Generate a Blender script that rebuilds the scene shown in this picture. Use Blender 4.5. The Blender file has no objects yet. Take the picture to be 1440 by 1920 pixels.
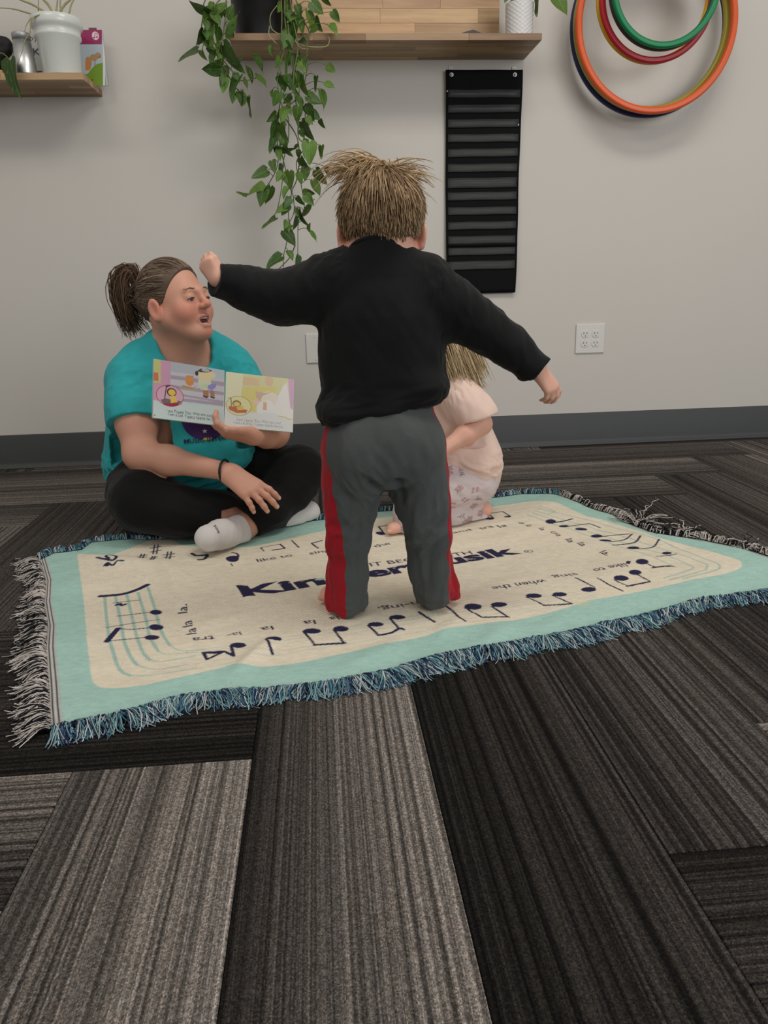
import bpy, bmesh, math, random
import numpy as np
from mathutils import Vector, Matrix, Euler

random.seed(7)
rng = np.random.default_rng(7)
scene = bpy.context.scene
COL = scene.collection
R = math.radians

# ------------------------------------------------------------------ camera
CF, CPITCH, CROLL, CYAW, CH, WALL = 1430.79, 0.28541, -0.0258, 0.07896, 0.64, 3.027


def cam_axes():
    fwd = np.array([math.sin(CYAW), math.cos(CYAW), 0.0])
    rt = np.array([math.cos(CYAW), -math.sin(CYAW), 0.0])
    up = np.array([0, 0, 1.0])
    f2 = fwd * math.cos(CPITCH) - up * math.sin(CPITCH)
    u2 = up * math.cos(CPITCH) + fwd * math.sin(CPITCH)
    r3 = rt * math.cos(CROLL) + u2 * math.sin(CROLL)
    u3 = u2 * math.cos(CROLL) - rt * math.sin(CROLL)
    return r3, u3, f2


CR, CU, CFW = cam_axes()
CAM = np.array([0, 0, CH])
cam_d = bpy.data.cameras.new('camera')
cam_o = bpy.data.objects.new('camera', cam_d)
COL.objects.link(cam_o)
cam_o.matrix_world = Matrix(((CR[0], CU[0], -CFW[0], 0), (CR[1], CU[1], -CFW[1], 0), (CR[2], CU[2], -CFW[2], CH), (0, 0, 0, 1)))
cam_d.sensor_fit = 'VERTICAL'
cam_d.sensor_height = 24.0
cam_d.lens = CF / 1920 * 24.0
cam_d.clip_start = 0.02
scene.camera = cam_o

# ------------------------------------------------------------------ world, lights, exposure
world = bpy.data.worlds.new('room_light')
scene.world = world
world.use_nodes = True
bg = world.node_tree.nodes['Background']
bg.inputs[0].default_value = (1.0, 0.965, 0.92, 1)
bg.inputs[1].default_value = 0.40


def area(name, loc, target, sx, sy, power, col):
    l = bpy.data.lights.new(name, 'AREA')
    l.shape = 'RECTANGLE'
    l.size, l.size_y, l.energy, l.color = sx, sy, power, col
    o = bpy.data.objects.new(name, l)
    COL.objects.link(o)
    o.location = loc
    d = Vector(target) - Vector(loc)
    o.rotation_euler = d.to_track_quat('-Z', 'Y').to_euler()
    return o


area('ceiling_lamp', (0.9, 1.3, 2.75), (0.9, 1.3, 0), 1.2, 0.6, 26, (1, 0.95, 0.88))
area('ceiling_lamp', (-1.3, 0.9, 2.75), (-1.3, 0.9, 0), 1.2, 0.6, 16, (1, 0.95, 0.88))
area('window_daylight', (2.6, -1.8, 1.75), (0.2, 2.6, 0.7), 2.6, 1.7, 70, (0.95, 0.98, 1.0))

vs = scene.view_settings
vs.view_transform = 'Standard'
vs.look = 'None'
vs.gamma = 1.0
vs.use_curve_mapping = False
vs.exposure = 0.0
scene.display_settings.display_device = 'sRGB'


# ------------------------------------------------------------------ measuring helpers (photo pixel -> real place)
def ray(px, py):
    return (px - 720) / CF * CR - (py - 960) / CF * CU + CFW


def P(px, py, y):
    """point on the vertical plane at distance y from the camera line"""
    d = ray(px, py)
    return CAM + d * (y / d[1])


def FL(px, py, z=0.0):
    d = ray(px, py)
    return CAM + d * ((z - CH) / d[2])


def PZ(px, py, y):
    return P(px, py, y)[2]


def nrm(v):
    v = np.asarray(v, float)
    return v / (np.linalg.norm(v) + 1e-12)


def srgb(r, g, b):
    f = lambda c: (c / 255 / 12.92) if c <= 10.3 else ((c / 255 + 0.055) / 1.055) ** 2.4
    return (f(r), f(g), f(b), 1)


# ------------------------------------------------------------------ materials
class NT:
    def __init__(s, name):
        s.m = bpy.data.materials.new(name)
        s.m.use_nodes = True
        s.t = s.m.node_tree
        s.b = s.t.nodes['Principled BSDF']

    def n(s, typ, **kw):
        nd = s.t.nodes.new(typ)
        for k, v in kw.items():
            if k.startswith('i_'):
                nd.inputs[int(k[2:])].default_value = v
            else:
                setattr(nd, k, v)
        return nd

    def l(s, a, b):
        s.t.links.new(a, b)

    def math(s, op, a, b=None, c=None):
        nd = s.t.nodes.new('ShaderNodeMath')
        nd.operation = op
        for i, v in enumerate((a, b, c)):
            if v is None:
                continue
            if isinstance(v, (int, float)):
                nd.inputs[i].default_value = v
            else:
                s.l(v, nd.inputs[i])
        return nd.outputs[0]

    def mix(s, f, a, b, blend='MIX'):
        nd = s.t.nodes.new('ShaderNodeMix')
        nd.data_type = 'RGBA'
        nd.blend_type = blend
        for sock, v in ((nd.inputs[0], f), (nd.inputs[6], a), (nd.inputs[7], b)):
            if isinstance(v, (int, float)):
                sock.default_value = v
            elif isinstance(v, tuple):
                sock.default_value = v
            else:
                s.l(v, sock)
        return nd.outputs[2]

    def noise(s, scale, detail=3, rough=0.5, vec=None):
        nd = s.n('ShaderNodeTexNoise')
        nd.inputs['Scale'].default_value = scale
        nd.inputs['Detail'].default_value = detail
        nd.inputs['Roughness'].default_value = rough
        if vec is not None:
            s.l(vec, nd.inputs['Vector'])
        return nd

    def coord(s, scale=(1, 1, 1), out='Object'):
        tc = s.n('ShaderNodeTexCoord')
        mp = s.n('ShaderNodeMapping')
        mp.inputs['Scale'].default_value = scale
        s.l(tc.outputs[out], mp.inputs['Vector'])
        return mp.outputs[0]

    def bump(s, h, strength=0.3, dist=0.002):
        b = s.n('ShaderNodeBump')
        b.inputs['Strength'].default_value = strength
        b.inputs['Distance'].default_value = dist
        s.l(h, b.inputs['Height'])
        s.l(b.outputs[0], s.b.inputs['Normal'])

    def set(s, **kw):
        for k, v in kw.items():
            s.b.inputs[k.replace('_', ' ')].default_value = v
        return s


def simple(name, col, rough=0.6, var=0.12, vscale=30, bump=0.0, bscale=400, bdist=0.001, metal=0.0, spec=0.5, **kw):
    t = NT(name)
    v = t.coord()
    nz = t.noise(vscale, 4, 0.6, v)
    dark = tuple(c * (1 - var) for c in col[:3]) + (1,)
    lite = tuple(min(1, c * (1 + var)) for c in col[:3]) + (1,)
    t.l(t.mix(nz.outputs[0], dark, lite), t.b.inputs['Base Color'])
    t.b.inputs['Roughness'].default_value = rough
    t.b.inputs['Metallic'].default_value = metal
    t.b.inputs['Specular IOR Level'].default_value = spec
    for k, x in kw.items():
        t.b.inputs[k.replace('_', ' ')].default_value = x
    if bump:
        bn = t.noise(bscale, 3, 0.6, v)
        t.bump(bn.outputs[0], bump, bdist)
    return t.m


def knit(name, col, rough=0.9, var=0.1, vscale=60, weave=900, strength=0.35, heather=0.0, spec=0.15):
    """woven or jersey cloth: fine cross weave bump + slight heather"""
    t = NT(name)
    v = t.coord()
    nz = t.noise(vscale, 4, 0.65, v)
    fine = t.noise(weave * 0.8, 2, 0.7, v)
    dark = tuple(c * (1 - var) for c in col[:3]) + (1,)
    lite = tuple(min(1, c * (1 + var)) for c in col[:3]) + (1,)
    c = t.mix(nz.outputs[0], dark, lite)
    if heather:
        c = t.mix(t.math('MULTIPLY', fine.outputs[0], heather), c, (0.35, 0.36, 0.36, 1))
    t.l(c, t.b.inputs['Base Color'])
    t.set(Roughness=rough)
    t.b.inputs['Specular IOR Level'].default_value = spec
    t.b.inputs['Sheen Weight'].default_value = 0.08
    t.bump(fine.outputs[0], strength, 0.0008)
    return t.m


def attr_mat(name, rough=0.7, bscale=700, bump=0.3, bdist=0.0008, spec=0.3, sss=0.0, wave=False, noise_amt=0.06):
    """colour comes from the mesh's own 'Col' attribute (print, skin tone)"""
    t = NT(name)
    a = t.n('ShaderNodeAttribute')
    a.attribute_name = 'Col'
    v = t.coord()
    nz = t.noise(bscale, 3, 0.6, v)
    f = t.math('MULTIPLY_ADD', nz.outputs[0], noise_amt * 2, 1 - noise_amt)
    mm = t.n('ShaderNodeVectorMath', operation='SCALE')
    t.l(a.outputs['Color'], mm.inputs[0])
    t.l(f, mm.inputs['Scale'])
    t.l(mm.outputs[0], t.b.inputs['Base Color'])
    t.set(Roughness=rough)
    t.b.inputs['Specular IOR Level'].default_value = spec
    if sss:
        t.b.inputs['Subsurface Weight'].default_value = sss
        t.b.inputs['Subsurface Radius'].default_value = (0.012, 0.004, 0.002)
        t.b.inputs['Subsurface Scale'].default_value = 0.6
    h = nz.outputs[0]
    if wave:
        w = t.n('ShaderNodeTexWave')
        w.wave_type = 'BANDS'
        w.bands_direction = 'DIAGONAL'
        w.inputs['Scale'].default_value = 70
        w.inputs['Distortion'].default_value = 0.6
        t.l(v, w.inputs['Vector'])
        h = t.math('ADD', h, w.outputs[1])
    t.bump(h, bump, bdist)
    return t.m


M = {}
M['wall'] = simple('wall_paint', (0.60, 0.565, 0.52, 1), 0.75, 0.02, 3, 0.12, 120, 0.0008, spec=0.3)
M['base'] = simple('baseboard_vinyl', (0.040, 0.043, 0.044, 1), 0.55, 0.08, 8, 0.05, 60, 0.0006)
M['subfloor'] = simple('subfloor', (0.02, 0.02, 0.02, 1), 0.95, 0.1)
M['black_plastic'] = simple('black_plastic', (0.012, 0.012, 0.013, 1), 0.38, 0.15, 20, 0.05, 200)
M['white_plastic'] = simple('white_plastic', (0.66, 0.64, 0.6, 1), 0.35, 0.02, 10)
M['slot'] = simple('slot_dark', (0.1, 0.09, 0.08, 1), 0.6)
M['ceramic'] = simple('white_glaze', (0.66, 0.68, 0.64, 1), 0.22, 0.04, 12)
M['ceramic_matte'] = simple('white_matte_ceramic', (0.62, 0.61, 0.6, 1), 0.5, 0.05, 40)
M['steel'] = simple('brushed_aluminium', (0.62, 0.62, 0.61, 1), 0.38, 0.08, 30, 0.1, 300, metal=1.0)
M['steel_dull'] = simple('dull_metal_lid', (0.4, 0.41, 0.41, 1), 0.45, 0.08, 30, metal=0.7)
M['soil'] = simple('soil', (0.03, 0.022, 0.016, 1), 0.95, 0.4, 120, 0.8, 200, 0.004)
M['vine'] = simple('vine_stem', (0.10, 0.13, 0.03, 1), 0.55, 0.35, 40)
M['dryvine'] = simple('pale_stem', (0.32, 0.3, 0.14, 1), 0.55, 0.3, 40)
M['slate'] = simple('slate_card', (0.06, 0.055, 0.055, 1), 0.7, 0.2, 40)
M['felt'] = simple('black_nylon', (0.0055, 0.006, 0.0065, 1), 0.85, 0.2, 60, 0.2, 700, spec=0.12)
M['page_white'] = simple('board_white', (0.62, 0.62, 0.6, 1), 0.4, 0.03)
M['eye_white'] = simple('eye_white', (0.6, 0.56, 0.53, 1), 0.2, 0.03)
M['iris'] = simple('iris', (0.06, 0.07, 0.08, 1), 0.15, 0.2, 200)
M['teeth'] = simple('teeth', (0.62, 0.58, 0.5, 1), 0.25, 0.04)
M['mouth'] = simple('mouth_inside', (0.09, 0.016, 0.016, 1), 0.5, 0.1)
M['tie'] = simple('elastic_black', (0.006, 0.006, 0.006, 1), 0.7, 0.2)
M['navy_print'] = simple('navy_print', (0.02, 0.018, 0.06, 1), 0.8, 0.1)
M['purple_print'] = simple('purple_print', (0.045, 0.012, 0.11, 1), 0.8, 0.1)
M['yellow_print'] = simple('yellow_print', (0.55, 0.4, 0.06, 1), 0.8, 0.1)
M['white_print'] = simple('white_print', (0.6, 0.6, 0.58, 1), 0.8, 0.1)
M['skin'] = attr_mat('skin', 0.5, 260, 0.12, 0.0006, 0.4, 0.12, noise_amt=0.06)
M['print'] = attr_mat('printed_board', 0.28, 60, 0.02, 0.0003, 0.5, noise_amt=0.02)
M['rug'] = attr_mat('woven_cotton', 0.95, 520, 0.5, 0.0018, 0.1, wave=True, noise_amt=0.14)
M['yarn'] = attr_mat('yarn', 0.9, 900, 0.2, 0.0005, 0.1, noise_amt=0.15)
M['hairm'] = attr_mat('hair', 0.5, 300, 0.05, 0.0003, 0.35, noise_amt=0.15)
M['tee'] = knit('teal_jersey', (0.030, 0.365, 0.39, 1), 0.85, 0.06, 25, 1100, 0.2)
M['legging'] = knit('black_legging', (0.0042, 0.0042, 0.0045, 1), 0.8, 0.15, 25, 1100, 0.15)
M['sock'] = knit('white_sock', (0.62, 0.59, 0.57, 1), 0.9, 0.05, 40, 900, 0.4)
M['black_jersey'] = knit('black_jersey', (0.0055, 0.0056, 0.006, 1), 0.85, 0.25, 25, 900, 0.3)
M['sweat'] = knit('grey_sweatpants', (0.052, 0.057, 0.056, 1), 0.9, 0.12, 30, 800, 0.45, 0.12)
M['red'] = knit('red_jersey', (0.30, 0.007, 0.016, 1), 0.8, 0.12, 30, 900, 0.25)
M['pink'] = knit('pale_pink_jersey', (0.72, 0.53, 0.45, 1), 0.85, 0.04, 25, 900, 0.2)
M['floral'] = attr_mat('floral_jersey', 0.9, 700, 0.25, 0.0006, 0.15, noise_amt=0.05)


def leaf_material():
    t = NT('pothos_leaf')
    v = t.coord()
    oi = t.n('ShaderNodeObjectInfo')
    sep = t.n('ShaderNodeSeparateXYZ')
    t.l(v, sep.inputs[0])
    ax = t.math('ABSOLUTE', sep.outputs[0])
    rnd = t.math('MULTIPLY', oi.outputs['Random'], 50.0)
    cmb = t.n('ShaderNodeCombineXYZ')
    t.l(t.math('ADD', t.math('MULTIPLY', sep.outputs[0], 3.0), rnd), cmb.inputs[0])
    t.l(t.math('ADD', sep.outputs[1], t.math('MULTIPLY', ax, -1.0)), cmb.inputs[1])
    t.l(rnd, cmb.inputs[2])
    nz = t.noise(6.0, 3, 0.6, cmb.outputs[0])
    ramp = t.n('ShaderNodeValToRGB')
    ramp.color_ramp.elements[0].position = 0.58
    ramp.color_ramp.elements[1].position = 0.72
    t.l(nz.outputs[0], ramp.inputs[0])
    green = t.mix(oi.outputs['Random'], (0.030, 0.078, 0.012, 1), (0.080, 0.155, 0.020, 1))
    tint = t.mix(1.0, green, oi.outputs['Color'], 'MULTIPLY')
    var = t.mix(t.math('MULTIPLY', ramp.outputs[0], 0.45), tint, (0.30, 0.36, 0.12, 1))
    rib = t.math('LESS_THAN', ax, 0.012)
    c = t.mix(t.math('MULTIPLY', rib, 0.5), var, (0.22, 0.33, 0.10, 1))
    t.l(c, t.b.inputs['Base Color'])
    t.set(Roughness=0.45)
    t.b.inputs['Specular IOR Level'].default_value = 0.35
    t.b.inputs['Subsurface Weight'].default_value = 0.0
    w = t.n('ShaderNodeTexWave')
    w.inputs['Scale'].default_value = 5
    t.l(cmb.outputs[0], w.inputs['Vector'])
    t.bump(w.outputs[1], 0.12, 0.02)
    return t.m


M['leaf'] = leaf_material()


def wood_material():
    t = NT('acacia_stave')
    oi = t.n('ShaderNodeObjectInfo')
    tc = t.n('ShaderNodeTexCoord')
    rnd = t.math('MULTIPLY', oi.outputs['Random'], 37.0)
    add = t.n('ShaderNodeVectorMath', operation='ADD')
    cb = t.n('ShaderNodeCombineXYZ')
    for i in range(3):
        t.l(rnd, cb.inputs[i])
    t.l(tc.outputs['Object'], add.inputs[0])
    t.l(cb.outputs[0], add.inputs[1])
    mp = t.n('ShaderNodeMapping')
    mp.inputs['Scale'].default_value = (2.0, 30, 30)
    t.l(add.outputs[0], mp.inputs['Vector'])
    nz = t.noise(1.6, 5, 0.6, mp.outputs[0])
    fine = t.noise(7, 4, 0.7, mp.outputs[0])
    base = t.mix(oi.outputs['Random'], (0.32, 0.19, 0.095, 1), (0.52, 0.35, 0.19, 1))
    dk = t.mix(t.math('MULTIPLY', fine.outputs[0], 0.55), base, (0.18, 0.10, 0.05, 1))
    ramp = t.n('ShaderNodeValToRGB')
    ramp.color_ramp.elements[0].position = 0.4
    ramp.color_ramp.elements[1].position = 0.62
    t.l(nz.outputs[0], ramp.inputs[0])
    c = t.mix(t.math('MULTIPLY', ramp.outputs[0], 0.45), dk, (0.56, 0.4, 0.22, 1))
    c2 = t.mix(1.0, c, oi.outputs['Color'], 'MULTIPLY')
    t.l(c2, t.b.inputs['Base Color'])
    t.set(Roughness=0.5)
    t.bump(fine.outputs[0], 0.15, 0.0006)
    return t.m


M['wood'] = wood_material()


def carpet_material():
    t = NT('striped_carpet')
    oi = t.n('ShaderNodeObjectInfo')
    tc = t.n('ShaderNodeTexCoord')
    sx = t.n('ShaderNodeSeparateXYZ')
    t.l(tc.outputs['Object'], sx.inputs[0])
    sc = t.n('ShaderNodeSeparateColor')
    t.l(oi.outputs['Color'], sc.inputs[0])
    x, y = sx.outputs[0], sx.outputs[1]
    u = t.math('MULTIPLY_ADD', x, 4.0, 0.5)
    rnd = t.math('MULTIPLY', oi.outputs['Random'], 91.0)
    # wobble of the tuft rows
    wob = t.n('ShaderNodeCombineXYZ')
    t.l(t.math('MULTIPLY', x, 20.0), wob.inputs[0])
    t.l(t.math('MULTIPLY', y, 90.0), wob.inputs[1])
    wn = t.noise(1.0, 2, 0.6, wob.outputs[0])
    xw = t.math('ADD', x, t.math('MULTIPLY', t.math('SUBTRACT', wn.outputs[0], 0.5), 0.0022))

    def stripes(freq, yf, det):
        cb = t.n('ShaderNodeCombineXYZ')
        t.l(t.math('MULTIPLY', xw, freq), cb.inputs[0])
        t.l(t.math('MULTIPLY', y, yf), cb.inputs[1])
        t.l(rnd, cb.inputs[2])
        return t.noise(1.0, det, 0.55, cb.outputs[0]).outputs[0]

    s1 = stripes(135, 0.25, 1)
    s2 = stripes(30, 0.4, 2)
    s3 = stripes(420, 0.5, 1)
    sp = t.n('ShaderNodeCombineXYZ')
    t.l(t.math('MULTIPLY', xw, 420.0), sp.inputs[0])
    t.l(t.math('MULTIPLY', y, 300.0), sp.inputs[1])
    t.l(rnd, sp.inputs[2])
    spn = t.noise(1.0, 2, 0.75, sp.outputs[0]).outputs[0]
    # one random value per yarn loop
    vc = t.n('ShaderNodeCombineXYZ')
    t.l(t.math('MULTIPLY', xw, 560.0), vc.inputs[0])
    t.l(t.math('MULTIPLY', y, 470.0), vc.inputs[1])
    t.l(rnd, vc.inputs[2])
    vo = t.n('ShaderNodeTexVoronoi')
    vo.inputs['Scale'].default_value = 1.0
    t.l(vc.outputs[0], vo.inputs['Vector'])
    vs_ = t.n('ShaderNodeSeparateColor')
    t.l(vo.outputs['Color'], vs_.inputs[0])
    loop = t.math('POWER', vs_.outputs[0], 1.6)
    dome = t.math('SUBTRACT', 1.0, vo.outputs['Distance'])
    spk = t.math('MULTIPLY_ADD', spn, 0.35, t.math('MULTIPLY', loop, 0.65))
    tone = t.math('ADD', t.math('MULTIPLY', sc.outputs[0], t.math('SUBTRACT', 1.0, u)), t.math('MULTIPLY', sc.outputs[1], u))
    # broad bands of the run-on dye, then tuft rows, then loops
    a = t.math('MULTIPLY', t.math('SUBTRACT', s2, 0.5), sc.outputs[2])
    tone2 = t.math('ADD', tone, a)
    rib = t.n('ShaderNodeMapRange')
    rib.inputs[1].default_value, rib.inputs[2].default_value = 0.36, 0.62
    rib.inputs[3].default_value, rib.inputs[4].default_value = 0.36, 1.38
    t.l(s1, rib.inputs[0])
    rib3 = t.n('ShaderNodeMapRange')
    rib3.inputs[1].default_value, rib3.inputs[2].default_value = 0.3, 0.7
    rib3.inputs[3].default_value, rib3.inputs[4].default_value = 0.60, 1.36
    t.l(s3, rib3.inputs[0])
    spm = t.n('ShaderNodeMapRange')
    spm.inputs[1].default_value, spm.inputs[2].default_value = 0.12, 0.85
    spm.inputs[3].default_value, spm.inputs[4].default_value = 0.58, 1.95
    t.l(spk, spm.inputs[0])
    val = t.math('MULTIPLY', t.math('MULTIPLY', t.math('MAXIMUM', tone2, 0.012), rib.outputs[0]), t.math('MULTIPLY', rib3.outputs[0], spm.outputs[0]))
    hue = t.mix(s2, (1.04, 0.91, 0.80, 1), (0.96, 0.91, 0.91, 1))
    hue2 = t.mix(vs_.outputs[1], (1.04, 0.94, 0.86, 1), (0.93, 0.95, 0.92, 1))
    col = t.mix(1.0, hue, hue2, 'MULTIPLY')
    vm = t.n('ShaderNodeVectorMath', operation='SCALE')
    t.l(col, vm.inputs[0])
    t.l(val, vm.inputs['Scale'])
    t.l(vm.outputs[0], t.b.inputs['Base Color'])
    t.set(Roughness=0.95)
    t.b.inputs['Specular IOR Level'].default_value = 0.08
    h = t.math('ADD', t.math('MULTIPLY', s1, 1.6), t.math('MULTIPLY', dome, 0.8))
    t.bump(h, 0.8, 0.004)
    return t.m


M['carpet'] = carpet_material()


def clear_film():
    t = NT('clear_film')
    t.b.inputs['Base Color'].default_value = (0.20, 0.205, 0.205, 1)
    t.b.inputs['Roughness'].default_value = 0.3
    t.b.inputs['Alpha'].default_value = 0.13
    v = t.coord((1, 1, 1))
    nz = t.noise(18, 2, 0.5, v)
    t.bump(nz.outputs[0], 0.25, 0.004)
    return t.m


M['film'] = clear_film()
t_ = NT('clear_plastic')
t_.b.inputs['Base Color'].default_value = (0.85, 0.85, 0.83, 1)
t_.b.inputs['Roughness'].default_value = 0.15
t_.b.inputs['Transmission Weight'].default_value = 0.25
t_.b.inputs['IOR'].default_value = 1.3
M['clear'] = t_.m


# ------------------------------------------------------------------ object helpers
def link(o, parent=None):
    COL.objects.link(o)
    if parent is not None:
        o.parent = parent
    return o


def wloc(o):
    v = np.array(o.location)
    p = o.parent
    while p is not None:
        v = v + np.array(p.location)
        p = p.parent
    return v


def mesh_from(name, V, F, mat=None, smooth=True, col=None):
    me = bpy.data.meshes.new(name)
    V = np.asarray(V, np.float32)
    if isinstance(F, np.ndarray) and F.ndim == 2:
        n, k = F.shape
        me.vertices.add(len(V))
        me.vertices.foreach_set('co', V.ravel())
        me.loops.add(n * k)
        me.loops.foreach_set('vertex_index', F.astype(np.int32).ravel())
        me.polygons.add(n)
        me.polygons.foreach_set('loop_start', np.arange(0, n * k, k, dtype=np.int32))
        me.update(calc_edges=True)
    else:
        me.from_pydata([tuple(map(float, v)) for v in V], [], [tuple(int(i) for i in f) for f in F])
        me.update()
    if smooth:
        me.polygons.foreach_set('use_smooth', np.ones(len(me.polygons), bool))
    if col is not None:
        a = me.color_attributes.new('Col', 'FLOAT_COLOR', 'POINT')
        c = np.ones((len(V), 4), np.float32)
        c[:, :3] = np.asarray(col, np.float32)[:, :3]
        a.data.foreach_set('color', c.ravel())
    if mat:
        me.materials.append(M[mat] if isinstance(mat, str) else mat)
    return me


def obj(name, V, F, mat, parent=None, smooth=True, col=None, kind=None, label=None, cat=None, group=None, base=None):
    """world-space vertices -> one mesh object"""
    V = np.asarray(V, float)
    if parent is not None:
        org = wloc(parent)
    elif base is not None:
        org = np.array(base, float)
    else:
        org = np.array([0, 0, 0.0])
    me = mesh_from(name, V - org, F, mat, smooth, col)
    o = link(bpy.data.objects.new(name, me), parent)
    if parent is None:
        o.location = org
    tag(o, label, cat, group, kind)
    return o


def tag(o, label=None, cat=None, group=None, kind=None):
    if label:
        o['label'] = label
    if cat:
        o['category'] = cat
    if group:
        o['group'] = group
    if kind:
        o['kind'] = kind
    return o


def thing(name, loc, label, cat, group=None):
    o = bpy.data.objects.new(name, None)
    o.empty_display_size = 0.05
    link(o)
    o.location = tuple(float(c) for c in loc)
    return tag(o, label, cat, group)


class MB:
    """collects pieces of one part"""

    def __init__(s):
        s.V, s.F, s.C = [], [], []
        s.n = 0

    def add(s, V, F, c=None):
        V = np.asarray(V, float)
        s.V.append(V)
        s.F += [tuple(int(i) + s.n for i in f) for f in F]
        if c is not None:
            s.C.append(np.tile(np.asarray(c, float)[:3], (len(V), 1)) if np.ndim(c) == 1 else np.asarray(c)[:, :3])
        s.n += len(V)
        return s

    def box(s, lo, hi, c=None, bev=0.0):
        V, F = box(lo, hi, bev)
        return s.add(V, F, c)

    def build(s, name, mat, parent=None, smooth=True, **kw):
        col = np.vstack(s.C) if s.C else None
        return obj(name, np.vstack(s.V), s.F, mat, parent, smooth, col, **kw)


def box(lo, hi, bev=0.0):
    bm = bmesh.new()
    bmesh.ops.create_cube(bm, size=1)
    lo, hi = np.array(lo, float), np.array(hi, float)
    for v in bm.verts:
        v.co = Vector((lo + hi) / 2 + np.array(v.co) * (hi - lo))
    if bev > 0:
        bmesh.ops.bevel(bm, geom=bm.edges[:], offset=bev, segments=2, profile=0.5, affect='EDGES')
    bm.verts.index_update()
    V = [tuple(v.co) for v in bm.verts]
    F = [[v.index for v in f.verts] for f in bm.faces]
    bm.free()
    return V, F


def lathe(prof, c=(0, 0, 0), n=40):
    """closed profile list of (r, z)"""
    V, F = [], []
    m = len(prof)
    for i in range(n):
        a = 2 * math.pi * i / n
        for r, z in prof:
            V.append((c[0] + r * math.cos(a), c[1] + r * math.sin(a), c[2] + z))
    for i in range(n):
        j = (i + 1) % n
        for k in range(m - 1):
            F.append((i * m + k, j * m + k, j * m + k + 1, i * m + k + 1))
    return V, F


def tube(pts, rad, n=6, cap=True, flat=None):
    pts = np.asarray(pts, float)
    k = len(pts)
    rad = np.full(k, rad) if np.ndim(rad) == 0 else np.asarray(rad, float)
    T = np.gradient(pts, axis=0)
    T /= np.linalg.norm(T, axis=1)[:, None] + 1e-12
    a = np.array([0, 0, 1.0]) if abs(T[0][2]) < 0.9 else np.array([1.0, 0, 0])
    N = nrm(np.cross(T[0], a))
    V = []
    for i in range(k):
        N = nrm(N - T[i] * np.dot(N, T[i]))
        B = np.cross(T[i], N)
        for j in range(n):
            th = 2 * math.pi * j / n
            V.append(pts[i] + rad[i] * (math.cos(th) * N + math.sin(th) * B))
    F = []
    for i in range(k - 1):
        for j in range(n):
            j2 = (j + 1) % n
            F.append((i * n + j, i * n + j2, (i + 1) * n + j2, (i + 1) * n + j))
    if cap:
        F.append(tuple(reversed(range(n))))
        F.append(tuple((k - 1) * n + j for j in range(n)))
    return V, F


def strands(paths, r0, r1, cols, n=3):
    """many tapered strands (paths: S x K x 3) -> V, F(quads), C"""
    paths = np.asarray(paths, float)
    S, K, _ = paths.shape
    T = np.gradient(paths, axis=1)
    T /= np.linalg.norm(T, axis=2, keepdims=True) + 1e-12
    A = rng.normal(size=(S, 1, 3))
    N = np.cross(T, A)
    N /= np.linalg.norm(N, axis=2, keepdims=True) + 1e-12
    B = np.cross(T, N)
    rad = np.linspace(1, 0, K)[None, :, None]
    r0 = np.broadcast_to(np.asarray(r0, float), (S,))[:, None, None]
    rr = r1 + (r0 - r1) * np.minimum(1, rad * 2.2)
    rings = []
    for j in range(n):
        th = 2 * math.pi * j / n
        rings.append(paths + rr * (math.cos(th) * N + math.sin(th) * B))
    V = np.stack(rings, 2).reshape(-1, 3)
    s, k, j = np.meshgrid(np.arange(S), np.arange(K - 1), np.arange(n), indexing='ij')
    j2 = (j + 1) % n
    b = s * K * n
    F = np.stack([b + k * n + j, b + k * n + j2, b + (k + 1) * n + j2, b + (k + 1) * n + j], -1).reshape(-1, 4)
    C = np.repeat(np.asarray(cols, float)[:, None, :3], K * n, 1).reshape(-1, 3)
    return V, F, C


def catmull(pts, n):
    pts = np.asarray(pts, float)
    k = len(pts)
    ts = np.linspace(0, k - 1, n)
    out = []
    for t in ts:
        i = min(int(t), k - 2)
        u = t - i
        p0, p1, p2, p3 = pts[max(i - 1, 0)], pts[i], pts[i + 1], pts[min(i + 2, k - 1)]
        out.append(0.5 * (2 * p1 + (p2 - p0) * u + (2 * p0 - 5 * p1 + 4 * p2 - p3) * u * u + (3 * p1 - p0 - 3 * p2 + p3) * u ** 3))
    return np.array(out)


# lattice noise
_T = np.random.default_rng(3).random((32, 32, 32)).astype(np.float32)


def vnoise(p):
    p = np.asarray(p, float)
    i = np.floor(p).astype(int)
    f = p - i
    f = f * f * (3 - 2 * f)
    out = 0
    for dx in (0, 1):
        for dy in (0, 1):
            for dz in (0, 1):
                w = (f[..., 0] if dx else 1 - f[..., 0]) * (f[..., 1] if dy else 1 - f[..., 1]) * (f[..., 2] if dz else 1 - f[..., 2])
                out = out + w * _T[(i[..., 0] + dx) % 32, (i[..., 1] + dy) % 32, (i[..., 2] + dz) % 32]
    return out * 2 - 1


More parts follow.
